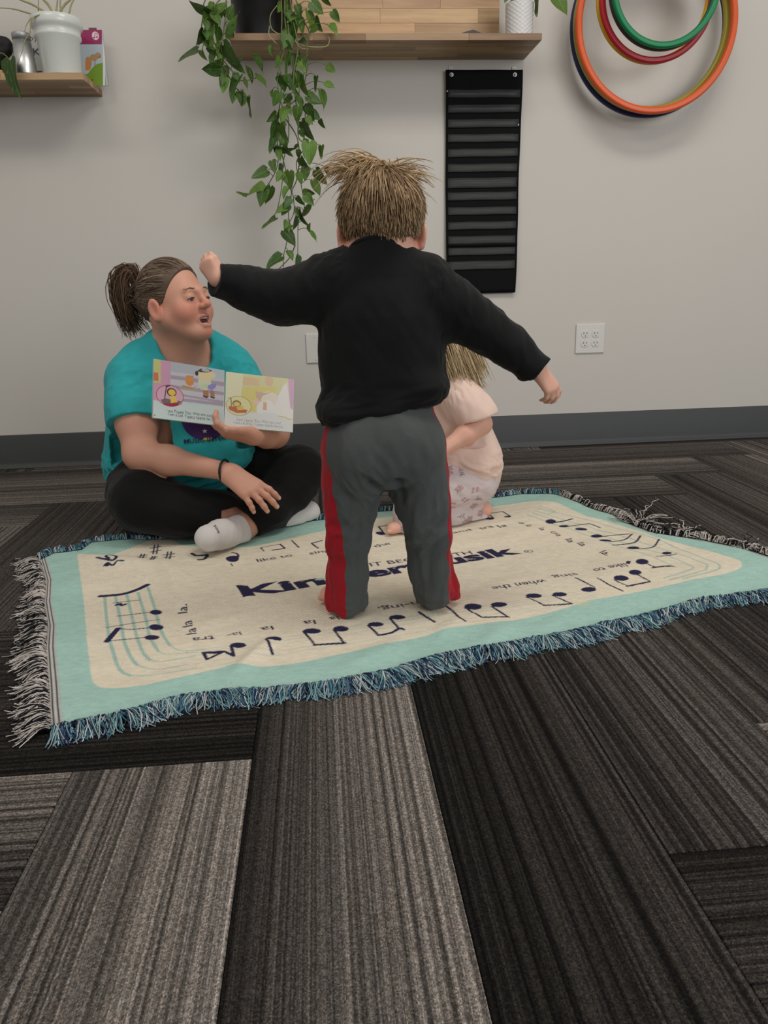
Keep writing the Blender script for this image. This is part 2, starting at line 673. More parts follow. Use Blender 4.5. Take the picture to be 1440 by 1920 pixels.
# ------------------------------------------------------------------ implicit bodies -> one continuous surface
class SDF:
    def __init__(s, lo, hi, h):
        s.lo, s.h = np.array(lo, float), h
        s.n = np.ceil((np.array(hi, float) - s.lo) / h).astype(int) + 1
        s.f = np.full(s.n, 0.06, np.float32)

    def region(s, lo, hi):
        a = np.clip(np.floor((np.asarray(lo) - s.lo) / s.h).astype(int), 0, s.n)
        b = np.clip(np.ceil((np.asarray(hi) - s.lo) / s.h).astype(int) + 1, 0, s.n)
        sl = tuple(slice(a[i], max(a[i], b[i])) for i in range(3))
        g = [(s.lo[i] + s.h * np.arange(sl[i].start, sl[i].stop)).astype(np.float32) for i in range(3)]
        return sl, (g[0][:, None, None], g[1][None, :, None], g[2][None, None, :])

    def merge(s, sl, d, k, op):
        cur = s.f[sl]
        if op == 'add':
            h = np.maximum(k - np.abs(cur - d), 0) / k
            s.f[sl] = np.minimum(cur, d) - h * h * k * 0.25
        elif op == 'sub':
            h = np.maximum(k - np.abs(cur + d), 0) / k
            s.f[sl] = np.maximum(cur, -d) + h * h * k * 0.25

    def ell(s, c, r, rot=None, k=0.02, op='add'):
        c, r = np.asarray(c, float), np.asarray(r, float)
        ext = np.full(3, r.max()) if rot is not None else r
        m = k + 3 * s.h
        sl, (X, Y, Z) = s.region(c - ext - m, c + ext + m)
        X, Y, Z = X - c[0], Y - c[1], Z - c[2]
        if rot is not None:
            rot = np.asarray(rot, float)
            L = [rot[i][0] * X + rot[i][1] * Y + rot[i][2] * Z for i in range(3)]
        else:
            L = [X, Y, Z]
        k0 = np.sqrt((L[0] / r[0]) ** 2 + (L[1] / r[1]) ** 2 + (L[2] / r[2]) ** 2)
        k1 = np.sqrt((L[0] / r[0] ** 2) ** 2 + (L[1] / r[1] ** 2) ** 2 + (L[2] / r[2] ** 2) ** 2)
        s.merge(sl, (k0 * (k0 - 1) / (k1 + 1e-9)).astype(np.float32), k, op)
        return s

    def cone(s, a, b, ra, rb, k=0.02, op='add', sq=None):
        a, b = np.asarray(a, float), np.asarray(b, float)
        m = k + 3 * s.h
        rm = max(ra, rb)
        lo, hi = np.minimum(a, b) - rm - m, np.maximum(a, b) + rm + m
        sl, (X, Y, Z) = s.region(lo, hi)
        ab = b - a
        L2 = ab @ ab + 1e-12
        X, Y, Z = X - a[0], Y - a[1], Z - a[2]
        t = np.clip((X * ab[0] + Y * ab[1] + Z * ab[2]) / L2, 0, 1)
        dx, dy, dz = X - t * ab[0], Y - t * ab[1], Z - t * ab[2]
        f = 1.0
        if sq is not None:
            ax, f = np.asarray(sq[0], float), sq[1]
            q = dx * ax[0] + dy * ax[1] + dz * ax[2]
            g = 1 / f - 1
            dx, dy, dz = dx + q * g * ax[0], dy + q * g * ax[1], dz + q * g * ax[2]
        d = np.sqrt(dx * dx + dy * dy + dz * dz) - (ra + (rb - ra) * t)
        if f < 1:
            d = d * (0.5 + 0.5 * f)
        s.merge(sl, d.astype(np.float32), k, op)
        return s

    def limb(s, pts, k=0.02, sq=None):
        for (p, r), (q, r2) in zip(pts[:-1], pts[1:]):
            s.cone(p, q, r, r2, k, 'add', sq)
        return s

    def cut(s, pt, n, c=None, rad=None, soft=False):
        """remove everything on the +n side of the plane (within a ball if given)"""
        pt, n = np.asarray(pt, float), nrm(n)
        if c is None:
            lo, hi = s.lo, s.lo + s.h * s.n
        else:
            lo, hi = np.asarray(c) - rad, np.asarray(c) + rad
        sl, (X, Y, Z) = s.region(lo, hi)
        d = ((X - pt[0]) * n[0] + (Y - pt[1]) * n[1] + (Z - pt[2]) * n[2]).astype(np.float32)
        if soft:
            r = np.sqrt((X - c[0]) ** 2 + (Y - c[1]) ** 2 + (Z - c[2]) ** 2)
            d = (d - 2.5 * np.maximum(0, r - rad * .5)).astype(np.float32)
        s.f[sl] = np.maximum(s.f[sl], d)
        return s

    def mesh(s, smooth=1):
        F, h = s.f, s.h
        F[0], F[-1], F[:, 0], F[:, -1], F[:, :, 0], F[:, :, -1] = [0.05] * 6
        ins = F < 0
        c = ins[:-1, :-1, :-1].astype(np.int8)
        tot = np.zeros(c.shape, np.int8)
        for dx in (0, 1):
            for dy in (0, 1):
                for dz in (0, 1):
                    tot += ins[dx:dx + c.shape[0], dy:dy + c.shape[1], dz:dz + c.shape[2]]
        act = (tot > 0) & (tot < 8)
        I, J, K = np.nonzero(act)
        idx = np.full(c.shape, -1, np.int32)
        idx[I, J, K] = np.arange(len(I))
        cor = {}
        for dx in (0, 1):
            for dy in (0, 1):
                for dz in (0, 1):
                    cor[dx, dy, dz] = F[I + dx, J + dy, K + dz]
        acc = np.zeros((len(I), 3))
        cnt = np.zeros(len(I))
        keys = list(cor)
        for a in keys:
            for ax in range(3):
                if a[ax] == 0:
                    b = list(a)
                    b[ax] = 1
                    b = tuple(b)
                    fa, fb = cor[a], cor[b]
                    m = (fa < 0) != (fb < 0)
                    t = fa / (fa - fb + 1e-12)
                    p = np.tile(np.array(a, float), (len(I), 1))
                    p[:, ax] = t
                    acc[m] += p[m]
                    cnt[m] += 1
        V = (np.stack([I, J, K], 1) + acc / cnt[:, None]) * h + s.lo
        quads = []
        for ax in range(3):
            o1, o2 = [(1, 2), (2, 0), (0, 1)][ax]
            sh = [slice(None)] * 3
            sh2 = [slice(None)] * 3
            sh[ax] = slice(0, -1)
            sh2[ax] = slice(1, None)
            A, B = ins[tuple(sh)], ins[tuple(sh2)]
            E = np.argwhere(A != B)
            fl = A[tuple(E.T)]
            ok = (E[:, o1] > 0) & (E[:, o2] > 0)
            E, fl = E[ok], fl[ok]

            def cell(d1, d2):
                q = E.copy()
                q[:, o1] -= d1
                q[:, o2] -= d2
                return idx[q[:, 0], q[:, 1], q[:, 2]]

            q = np.stack([cell(1, 1), cell(0, 1), cell(0, 0), cell(1, 0)], 1)
            q[~fl] = q[~fl][:, ::-1]
            quads.append(q)
        Q = np.vstack(quads)
        Q = Q[(Q >= 0).all(1)]
        for _ in range(smooth):
            V = relax(V, Q, 0.5)
        return V, Q


def relax(V, Q, w=0.5):
    n = len(V)
    acc = np.zeros((n, 3))
    cnt = np.zeros(n)
    k = Q.shape[1]
    for i in range(k):
        a, b = Q[:, i], Q[:, (i + 1) % k]
        for c in range(3):
            acc[:, c] += np.bincount(a, V[b, c], n) + np.bincount(b, V[a, c], n)
        cnt += np.bincount(a, minlength=n) + np.bincount(b, minlength=n)
    m = cnt > 0
    out = V.copy()
    out[m] = V[m] * (1 - w) + w * acc[m] / cnt[m][:, None]
    return out


def vnormals(V, Q):
    fn = np.cross(V[Q[:, 2]] - V[Q[:, 0]], V[Q[:, 3]] - V[Q[:, 1]]) if Q.shape[1] == 4 else np.cross(V[Q[:, 1]] - V[Q[:, 0]], V[Q[:, 2]] - V[Q[:, 0]])
    N = np.zeros_like(V)
    for i in range(Q.shape[1]):
        for c in range(3):
            N[:, c] += np.bincount(Q[:, i], fn[:, c], len(V))
    return N / (np.linalg.norm(N, axis=1)[:, None] + 1e-12)


def split(V, Q, s):
    """split a quad mesh cleanly along scalar s = 0 -> (V,T) where s<0, (V,T) where s>=0"""
    T = np.vstack([Q[:, [0, 1, 2]], Q[:, [0, 2, 3]]])
    neg = s[T] < 0
    c = neg.sum(1)
    lo, hi = [T[c == 3]], [T[c == 0]]
    Vx = [V]
    nv = len(V)
    cache = {}
    extra = []

    def mid(a, b):
        nonlocal nv
        key = (a, b) if a < b else (b, a)
        if key not in cache:
            t = s[a] / (s[a] - s[b])
            extra.append(V[a] + (V[b] - V[a]) * t)
            cache[key] = nv
            nv += 1
        return cache[key]

    l2, h2 = [], []
    for tri in T[(c == 1) | (c == 2)]:
        ng = [x for x in range(3) if s[tri[x]] < 0]
        if len(ng) == 1:
            i = ng[0]
            one, two = l2, h2
        else:
            i = [x for x in range(3) if x not in ng][0]
            one, two = h2, l2
        a, b, d = tri[i], tri[(i + 1) % 3], tri[(i + 2) % 3]
        p, q = mid(a, b), mid(a, d)
        one.append((a, p, q))
        two.append((p, b, d))
        two.append((p, d, q))
    if extra:
        Vx.append(np.array(extra))
    VV = np.vstack(Vx)

    def pack(parts, more):
        Fx = np.vstack(parts + ([np.array(more)] if more else [])).astype(int)
        u, inv = np.unique(Fx, return_inverse=True)
        return VV[u], inv.reshape(Fx.shape)

    return pack(lo, l2), pack(hi, h2)


def near(V, c, r):
    """soft mask 1 at c falling to 0 at distance r"""
    d = np.linalg.norm(V - np.asarray(c), axis=1) / r
    return np.clip(1 - d, 0, 1) ** 2 * (3 - 2 * np.clip(1 - d, 0, 1))


def folds(V, N, dirv, across, along, amp, seed=0.0, mask=None, ridge=False):
    """cloth folds running along dirv"""
    d = nrm(dirv)
    a = nrm(np.cross(d, [0.13, 0.7, 0.7]))
    b = np.cross(d, a)
    q = np.stack([V @ d / along, V @ a / across, V @ b / across], 1) + seed
    n = vnoise(q) + 0.4 * vnoise(q * 2.1 + 7)
    if ridge:
        n = 0.6 - 1.6 * np.abs(n)
    w = amp * n
    if mask is not None:
        w = w * mask
    return V + N * w[:, None]


# ------------------------------------------------------------------ flat print raster (gives vertex colours)
class Canvas:
    def __init__(s, x0, y0, x1, y1, res, col):
        s.x0, s.y0, s.res = x0, y0, res
        s.w, s.h = int((x1 - x0) / res) + 1, int((y1 - y0) / res) + 1
        s.a = np.tile(np.array(col[:3], np.float32), (s.h, s.w, 1))

    def _put(s, m, ys, xs, col, alpha):
        blk = s.a[ys, xs]
        blk[m] = blk[m] * (1 - alpha) + np.array(col[:3], np.float32) * alpha

    def poly(s, pts, col, alpha=1.0):
        q = (np.asarray(pts, float)[:, :2] - [s.x0, s.y0]) / s.res
        a = np.clip(np.floor(q.min(0)).astype(int), 0, [s.w, s.h])
        b = np.clip(np.ceil(q.max(0)).astype(int) + 1, 0, [s.w, s.h])
        if (b <= a).any():
            return
        X, Y = np.meshgrid(np.arange(a[0], b[0]), np.arange(a[1], b[1]))
        ins = np.zeros(X.shape, bool)
        n = len(q)
        for i in range(n):
            (xa, ya), (xb, yb) = q[i], q[(i + 1) % n]
            if ya == yb:
                continue
            ins ^= ((ya > Y) != (yb > Y)) & (X < (xb - xa) * (Y - ya) / (yb - ya) + xa)
        s._put(ins, slice(a[1], b[1]), slice(a[0], b[0]), col, alpha)

    def disc(s, c, rx, ry, col, ang=0.0, alpha=1.0, n=28):
        t = np.linspace(0, 2 * math.pi, n, endpoint=False)
        x, y = rx * np.cos(t), ry * np.sin(t)
        ca, sa = math.cos(ang), math.sin(ang)
        s.poly(np.stack([c[0] + ca * x - sa * y, c[1] + sa * x + ca * y], 1), col, alpha)

    def line(s, pts, w, col, alpha=1.0):
        pts = np.asarray(pts, float)[:, :2]
        m = np.zeros((s.h, s.w), bool)
        for p, q in zip(pts[:-1], pts[1:]):
            lo, hi = np.minimum(p, q) - w, np.maximum(p, q) + w
            a = np.clip(((lo - [s.x0, s.y0]) / s.res).astype(int), 0, [s.w, s.h])
            b = np.clip(((hi - [s.x0, s.y0]) / s.res).astype(int) + 2, 0, [s.w, s.h])
            if (b <= a).any():
                continue
            X, Y = np.meshgrid(s.x0 + s.res * np.arange(a[0], b[0]), s.y0 + s.res * np.arange(a[1], b[1]))
            d = q - p
            t = np.clip(((X - p[0]) * d[0] + (Y - p[1]) * d[1]) / (d @ d + 1e-12), 0, 1)
            m[a[1]:b[1], a[0]:b[0]] |= np.hypot(X - p[0] - t * d[0], Y - p[1] - t * d[1]) < w / 2
        s._put(m, slice(0, s.h), slice(0, s.w), col, alpha)

    def text(s, txt, p0, p1, hgt, col, bold=0.0, upsign=1, alpha=1.0, shear=0.0, up=None):
        """text along baseline p0->p1, capital height hgt, tops to the left of the reading direction"""
        V, T, w = text_tris(txt, bold)
        p0, p1 = np.asarray(p0, float)[:2], np.asarray(p1, float)[:2]
        d = p1 - p0
        L = np.linalg.norm(d)
        d = d / L
        u = np.array([-d[1], d[0]]) * upsign if up is None else nrm(np.asarray(up, float)[:2])
        x = V[:, :1] / w * L + V[:, 1:2] * shear
        q = p0 + x * d + V[:, 1:2] / 0.7 * hgt * u
        for t in T:
            s.poly(q[t], col, alpha)

    def sample(s, x, y):
        i = np.clip(((np.asarray(x) - s.x0) / s.res), 0, s.w - 1.01)
        j = np.clip(((np.asarray(y) - s.y0) / s.res), 0, s.h - 1.01)
        a, b = i.astype(int), j.astype(int)
        f, g = (i - a)[..., None], (j - b)[..., None]
        A = s.a
        return A[b, a] * (1 - f) * (1 - g) + A[b, a + 1] * f * (1 - g) + A[b + 1, a] * (1 - f) * g + A[b + 1, a + 1] * f * g


_tc = {}


def text_tris(txt, bold=0.0):
    key = (txt, bold)
    if key in _tc:
        return _tc[key]
    cu = bpy.data.curves.new('lettering', 'FONT')
    cu.body = txt
    cu.offset = bold
    cu.resolution_u = 3
    o = bpy.data.objects.new('lettering', cu)
    COL.objects.link(o)
    dg = bpy.context.evaluated_depsgraph_get()
    me = o.evaluated_get(dg).to_mesh()
    V = np.array([v.co[:2] for v in me.vertices])
    me.calc_loop_triangles()
    T = np.array([t.vertices[:] for t in me.loop_triangles])
    o.evaluated_get(dg).to_mesh_clear()
    COL.objects.unlink(o)
    bpy.data.objects.remove(o)
    bpy.data.curves.remove(cu)
    V[:, 0] -= V[:, 0].min()
    _tc[key] = (V, T, V[:, 0].max())
    return _tc[key]


def text_mesh(txt, org, xd, ud, hgt, nd, bold=0.0, width=None):
    V, T, w = text_tris(txt, bold)
    k = hgt / 0.7
    kx = k if width is None else width / w
    q = np.asarray(org) + V[:, :1] * kx * np.asarray(xd) + V[:, 1:2] * k * np.asarray(ud)
    return q + np.asarray(nd) * 0.0, T


# ================================================================== SETTING
sub = MB().box((-3.2, -1.4, -0.05), (3.4, WALL, -0.0065))
floor = sub.build('floor', 'subfloor', None, False, kind='structure', label='carpet tile floor in greys laid in a herringbone')
MB().box((-3.2, WALL, -0.05), (3.4, WALL + 0.12, 2.75)).build('wall_back', 'wall', None, False, kind='structure', label='plain pale greige painted wall')

# vinyl cove baseboard: tall band with a curved toe
prof = [(0, 0.0), (-0.0015, 0.0005)]
V, F = [], []
pr = [(0.0, 0.131), (-0.004, 0.131), (-0.0055, 0.128), (-0.0055, 0.022), (-0.008, 0.013), (-0.014, 0.006), (-0.017, 0.002), (-0.017, 0.0), (0.0, 0.0)]
for x in np.linspace(-3.2, 3.4, 23):
    for dy, z in pr:
        V.append((x, WALL + dy, z))
m = len(pr)
for i in range(22):
    for k in range(m - 1):
        F.append((i * m + k, i * m + k + 1, (i + 1) * m + k + 1, (i + 1) * m + k))
obj('baseboard_back', V, F, 'base', None, True, kind='structure', label='dark grey vinyl baseboard with a flared toe')

# carpet planks in a 25 x 100 cm herringbone, each one a tile of its own
TONES = {('V', 0, 0): (.100, .215, .06), ('V', 1, 0): (.022, .205, .07), ('V', 2, 0): (.010, .038, .025), ('V', 3, 0): (.034, .090, .06),
         ('V', 4, 0): (.070, .030, .06), ('V', 5, 0): (.03, .08, .05), ('H', 0, 0): (.014, .035, .02), ('H', -1, 0): (.022, .16, .04),
         ('H', 6, -1): (.05, .020, .03), ('H', 7, -1): (.10, .17, .05), ('H', 1, 0): (.02, .05, .04)}
tile_cache = {}
for m_ in range(-3, 4):
    for k_ in range(-16, 18):
        xk, yt = -0.372 + 0.25 * k_, 0.961 + 0.25 * k_ + 2 * m_
        for kind_ in 'VH':
            if kind_ == 'V':
                x0, x1, y0, y1 = xk, xk + 0.25, yt - 1, yt
            else:
                x0, x1, y0, y1 = xk - 0.75, xk + 0.25, yt, yt + 0.25
            if x1 < -2.4 or x0 > 2.7 or y1 < -0.3 or y0 > WALL - 0.05:
                continue
            cx, cy = (x0 + x1) / 2, (y0 + y1) / 2
            over = max(0.0, y1 - (WALL - 0.018))
            key = (kind_, round(over, 3))
            if key not in tile_cache:
                hx, hy = 0.1246, 0.4994
                lo, hi = [-hx, -hy, -0.006], [hx, hy, 0.0]
                if over > 0:
                    if kind_ == 'V':
                        hi[1] = 0.5 - over
                    else:
                        hi[0] = 0.125 - over
                V, F = box(lo, hi)
                bm = bmesh.new()
                bv = [bm.verts.new(v) for v in V]
                for f in F:
                    bm.faces.new([bv[i] for i in f])
                bmesh.ops.bevel(bm, geom=[e for e in bm.edges if all(v.co.z > -0.001 for v in e.verts)], offset=0.0012, segments=1, affect='EDGES')
                me = bpy.data.meshes.new('carpet_tile')
                bm.to_mesh(me)
                bm.free()
                me.materials.append(M['carpet'])
                tile_cache[key] = me
            o = link(bpy.data.objects.new('carpet_tile', tile_cache[key]), floor)
            o.location = (cx, cy, 0)
            if kind_ == 'H':
                o.rotation_euler = (0, 0, math.pi / 2)
                # local x points to world y
            t3 = TONES.get((kind_, k_, m_))
            if t3 is None:
                a, b = rng.uniform(.03, .075), rng.uniform(.07, .17)
                if rng.random() < 0.5:
                    a, b = b, a
                t3 = (a, b, .05)
            o.color = (t3[0], t3[1], t3[2], 1)

# ================================================================== WALL PLATES
def screw(c, parent, r=0.003):
    V, F = lathe([(0, 0.0), (r, 0.0), (r, 0.0008), (r * 0.6, 0.0014), (0, 0.0015)], (0, 0, 0), 12)
    V = np.array(V)
    V = np.stack([c[0] + V[:, 0], c[1] - V[:, 2], c[2] + V[:, 1]], 1)
    obj('screw', V, [tuple(reversed(f)) for f in F], 'white_plastic', parent)


def plate(name, cx, cz, w, h, label, cat):
    t = thing(name, (cx, WALL, cz), label, cat)
    V, F = box((cx - w / 2, WALL - 0.0065, cz - h / 2), (cx + w / 2, WALL, cz + h / 2), 0.0028)
    obj('cover_plate', V, F, 'white_plastic', t, False)
    return t


bp = plate('blank_wall_plate', -0.046 + 0.036, 0.4225, 0.072, 0.112, 'white blank wall plate with two screws on the wall by the jumping child', 'wall plate')
for dz in (-0.042, 0.042):
    screw((-0.010, WALL - 0.0065, 0.4225 + dz), bp)
oc = np.array([1.0785, WALL, 0.427])
ot = plate('electrical_outlet', oc[0], oc[2], 0.117, 0.114, 'white four-socket electrical outlet low on the wall', 'outlet')
for ix in (-1, 1):
    for iz in (-1, 1):
        c = oc + [ix * 0.0215, -0.0065, iz * 0.0185]
        mb = MB()
        n = 24
        a = np.linspace(0, 2 * math.pi, n, endpoint=False)
        xx, zz = 0.0165 * np.cos(a), np.clip(0.0165 * np.sin(a), -0.0135, 0.0135)
        V = [(c[0] + x, c[1], c[2] + z) for x, z in zip(xx, zz)] + [(c[0] + x * .95, c[1] - 0.0022, c[2] + z * .95) for x, z in zip(xx, zz)]
        F = [(i, (i + 1) % n, n + (i + 1) % n, n + i) for i in range(n)] + [tuple(n + i for i in range(n))]
        mb.add(V, F)
        so = mb.build('socket', 'white_plastic', ot, False)
        sl = MB()
        for dx, hh in ((-0.0062, 0.0042), (0.0062, 0.0034)):
            sl.box((c[0] + dx - 0.0012, c[1] - 0.0028, c[2] + 0.003 - hh), (c[0] + dx + 0.0012, c[1] - 0.0018, c[2] + 0.003 + hh))
        V, F = tube([(c[0], c[1] - 0.0018, c[2] - 0.0075), (c[0], c[1] - 0.0028, c[2] - 0.0075)], 0.0024, 10)
        sl.add(V, F)
        sl.build('slot', 'slot', so, False)
for ix in (-1, 1):
    screw(oc + [ix * 0.0215, -0.0065, 0], ot)

# ================================================================== SHELVES (butcher block staves)
def stave(parent, lo, hi, tint):
    lo, hi = np.array(lo), np.array(hi)
    V, F = box(lo, hi, 0.0006)
    o = obj('stave', V, F, 'wood', parent, False)
    o.color = tint
    return o


def shelf(name, x0, x1, zt, y0, thick, label, back):
    t = thing(name, ((x0 + x1) / 2, WALL, zt - thick), label, 'shelf')
    nrow = 6
    yw = (WALL - y0) / nrow
    for r_ in range(nrow):
        x = x0
        while x < x1 - 1e-4:
            e = min(x + rng.uniform(0.14, 0.36), x1)
            if x1 - e < 0.07:
                e = x1
            g = rng.uniform(0.62, 1.2)
            stave(t, (x + 0.0002, y0 + r_ * yw + 0.0002, zt - thick), (e - 0.0002, y0 + (r_ + 1) * yw - 0.0002, zt), (g, g * rng.uniform(.93, 1), g * rng.uniform(.85, 1), 1))
            x = e
    # back board standing on the shelf against the wall
    bx0, bx1, bh = back
    rows = int(bh / 0.0445)
    for r_ in range(rows):
        x = bx0
        z = zt + r_ * 0.0445
        while x < bx1 - 1e-4:
            e = min(x + rng.uniform(0.16, 0.42), bx1)
            if bx1 - e < 0.07:
                e = bx1
            g = rng.uniform(0.9, 1.25)
            stave(t, (x + 0.0002, WALL - 0.022, z + 0.0003), (e - 0.0002, WALL - 0.001, z + 0.0442), (g, g * rng.uniform(.93, 1), g * rng.uniform(.86, 1), 1))
            x = e
    return t


SY = 2.80
SH1, SH2 = 1.433, 1.323
shelf('wall_shelf', -0.235, 0.785, SH1, SY, 0.020, 'long butcher block wall shelf with a wood back board, in the middle of the wall', (-0.12, 0.688, 0.27))
shelf('wall_shelf', -1.75, -0.705, SH2, SY, 0.020, 'butcher block wall shelf cut off by the left edge, lower than the middle one', (-1.6, P(27, 100, WALL - .02)[0], 0.10))

# ================================================================== HOOPS
def hoop(cpx, cpy, y, rpx, r, mat, label, tilt=0.0):
    c = P(cpx, cpy, y)
    Rm = abs(P(cpx + rpx, cpy, y)[0] - c[0]) - r
    V, F = [], []
    n, mseg = 128, 20
    for i in range(n):
        a = 2 * math.pi * i / n
        for j in range(mseg):
            b = 2 * math.pi * j / mseg
            # a groove runs round the front of the hoop
            dv = (b - math.pi * 1.5 + math.pi) % (2 * math.pi) - math.pi
            rr = r * (1 - 0.20 * math.exp(-(dv / 0.26) ** 2))
            q = Rm + rr * math.cos(b)
            yy = rr * math.sin(b)
            V.append((c[0] + q * math.cos(a), c[1] + yy + tilt * math.sin(a) * Rm, c[2] + q * math.sin(a)))
    for i in range(n):
        for j in range(mseg):
            F.append((i * mseg + j, i * mseg + (j + 1) % mseg, ((i + 1) % n) * mseg + (j + 1) % mseg, ((i + 1) % n) * mseg + j))
    return obj('hoop', V, [tuple(reversed(f)) for f in F], mat, None, True, label=label, cat='hoop', group='hoops hanging on the wall', base=c)


def plastic(nm, c):
    return simple(nm, tuple(v * .85 for v in c[:3]) + (1,), 0.33, 0.03, 10, spec=0.35)


hoop(1232, 42, 2.915, 151, 0.0125, plastic('orange_plastic', srgb(232, 98, 45)), 'large orange exercise hoop, front of the biggest three on the wall', 0.03)
hoop(1223, 46, 2.948, 146, 0.0125, plastic('olive_plastic', srgb(170, 158, 62)), 'large yellow exercise hoop between the orange and the navy ones', 0.03)
hoop(1219, 53, 2.978, 148, 0.0125, plastic('navy_plastic', srgb(34, 38, 88)), 'large navy blue exercise hoop nearest the wall', 0.03)
hoop(1250, -29, 2.79, 103, 0.011, plastic('green_plastic', srgb(0, 128, 76)), 'small green exercise hoop in front of all the others', 0.0)
hoop(1245, -24, 2.82, 103, 0.011, plastic('charcoal_plastic', srgb(62, 62, 64)), 'small charcoal exercise hoop just behind the green one', 0.0)
hoop(1233, -6, 2.85, 108, 0.011, plastic('red_plastic', srgb(188, 32, 46)), 'small red exercise hoop behind the charcoal one', 0.0)
hoop(1227, -4, 2.88, 108, 0.011, plastic('yellow_plastic', srgb(236, 190, 36)), 'small bright yellow exercise hoop behind the red one', 0.0)
pg = P(1240, -92, 2.9)
pt_ = thing('wall_peg', (pg[0], WALL, pg[2] - .02), 'wall peg above the picture that the hoops hang from', 'peg')
V, F = tube([(pg[0], WALL, pg[2]), (pg[0], 2.76, pg[2]), (pg[0], 2.745, pg[2] + 0.02), (pg[0], 2.742, pg[2] + 0.05)], 0.007, 12)
obj('peg_rod', V, F, 'steel', pt_)
V, F = lathe([(0, 0), (0.025, 0), (0.025, 0.005), (0, 0.006)], n=24)
V = np.array(V)
obj('peg_plate', np.stack([pg[0] + V[:, 0], WALL - V[:, 2], pg[2] + V[:, 1]], 1), [tuple(reversed(f)) for f in F], 'steel', pt_)

# ================================================================== POCKET CHART
cx0, cx1, cz0, cz1 = 0.4985, 0.7775, 0.611, 1.378
ch = thing('pocket_chart', ((cx0 + cx1) / 2, WALL - 0.012, cz0), 'tall black hanging pocket chart with clear strip pockets under the middle shelf', 'pocket chart')


def cx_at(z, s):
    t = (cz1 - z) / (cz1 - cz0)
    w = 0.0012 * math.sin(t * 9 + s) + 0.0006 * math.sin(t * 23)
    return (cx0 + 0.001 * t if s == 0 else cx1 - 0.008 * t) + w * (0.5 if s == 0 else 0.9)


def chart_y(x, z):
    return WALL - 0.012 + 0.0022 * math.sin(z * 11 + x * 5) + 0.001 * math.sin(x * 40 + z * 7)


def chart_sheet(za, zb, nx, nz, off, thick, inset=0.0):
    V, F = [], []
    for side in (0, 1):
        for i in range(nz + 1):
            z = za + (zb - za) * i / nz
            for j in range(nx + 1):
                x = cx_at(z, 0) + inset + (cx_at(z, 1) - cx_at(z, 0) - 2 * inset) * j / nx
                V.append((x, chart_y(x, z) - off - (thick if side else 0), z + 0.0005 * math.sin(j * 0.7 + za * 50) * (1 if inset else 0)))
    k = (nx + 1) * (nz + 1)
    for i in range(nz):
        for j in range(nx):
            a, b, c, d = i * (nx + 1) + j, i * (nx + 1) + j + 1, (i + 1) * (nx + 1) + j + 1, (i + 1) * (nx + 1) + j
            F += [(a, d, c, b), (k + a, k + b, k + c, k + d)]
    for j in range(nx):
        F += [(j, j + 1, k + j + 1, k + j), (nz * (nx + 1) + j + 1, nz * (nx + 1) + j, k + nz * (nx + 1) + j, k + nz * (nx + 1) + j + 1)]
    for i in range(nz):
        a, b = i * (nx + 1), (i + 1) * (nx + 1)
        F += [(b, a, k + a, k + b), (a + nx, b + nx, k + b + nx, k + a + nx)]
    return V, F


V, F = chart_sheet(cz0, cz1, 16, 50, 0.0, 0.0025)
obj('backing', V, F, 'felt', ch)
pk = [(315, 375), (428, 487), (537, 597), (648, 707), (757, 817), (870, 930), (975, 1050), (1082, 1142), (1195, 1252), (1305, 1362), (1412, 1470), (1500, 1555), (1600, 1663)]
for a, b in pk:
    zt, zb = PZ(870, 90 + a * .25, WALL - .015), PZ(870, 90 + b * .25, WALL - .015)
    V, F = chart_sheet(zb, zt, 14, 2, 0.0035, 0.0008, 0.008)
    pko = obj('pocket', V, F, 'film', ch)
    # the black hem that carries the film
    V, F = chart_sheet(zb - 0.0015, zb + 0.001, 14, 1, 0.0026, 0.0022, 0.006)
    obj('hem', V, F, 'felt', pko)
V, F = chart_sheet(PZ(870, 90 + 1490 * .25, WALL), PZ(870, 90 + 1472 * .25, WALL), 14, 1, 0.0026, 0.004, 0.0005)
obj('fold', V, F, 'felt', ch)
for s in (0, 1):
    V, F = [], []
    for i in range(61):
        z = cz0 + (cz1 - cz0) * i / 60
        x = cx_at(z, s) + (0.003 if s == 0 else -0.003)
        V += [(x - 0.0032, chart_y(x, z) - 0.0012, z), (x, chart_y(x, z) - 0.0042, z), (x + 0.0032, chart_y(x, z) - 0.0012, z)]
    for i in range(60):
        for j in range(2):
            F.append((i * 3 + j, i * 3 + j + 1, i * 3 + 4 + j, i * 3 + 3 + j))
    obj('binding', V, F, 'felt', ch)
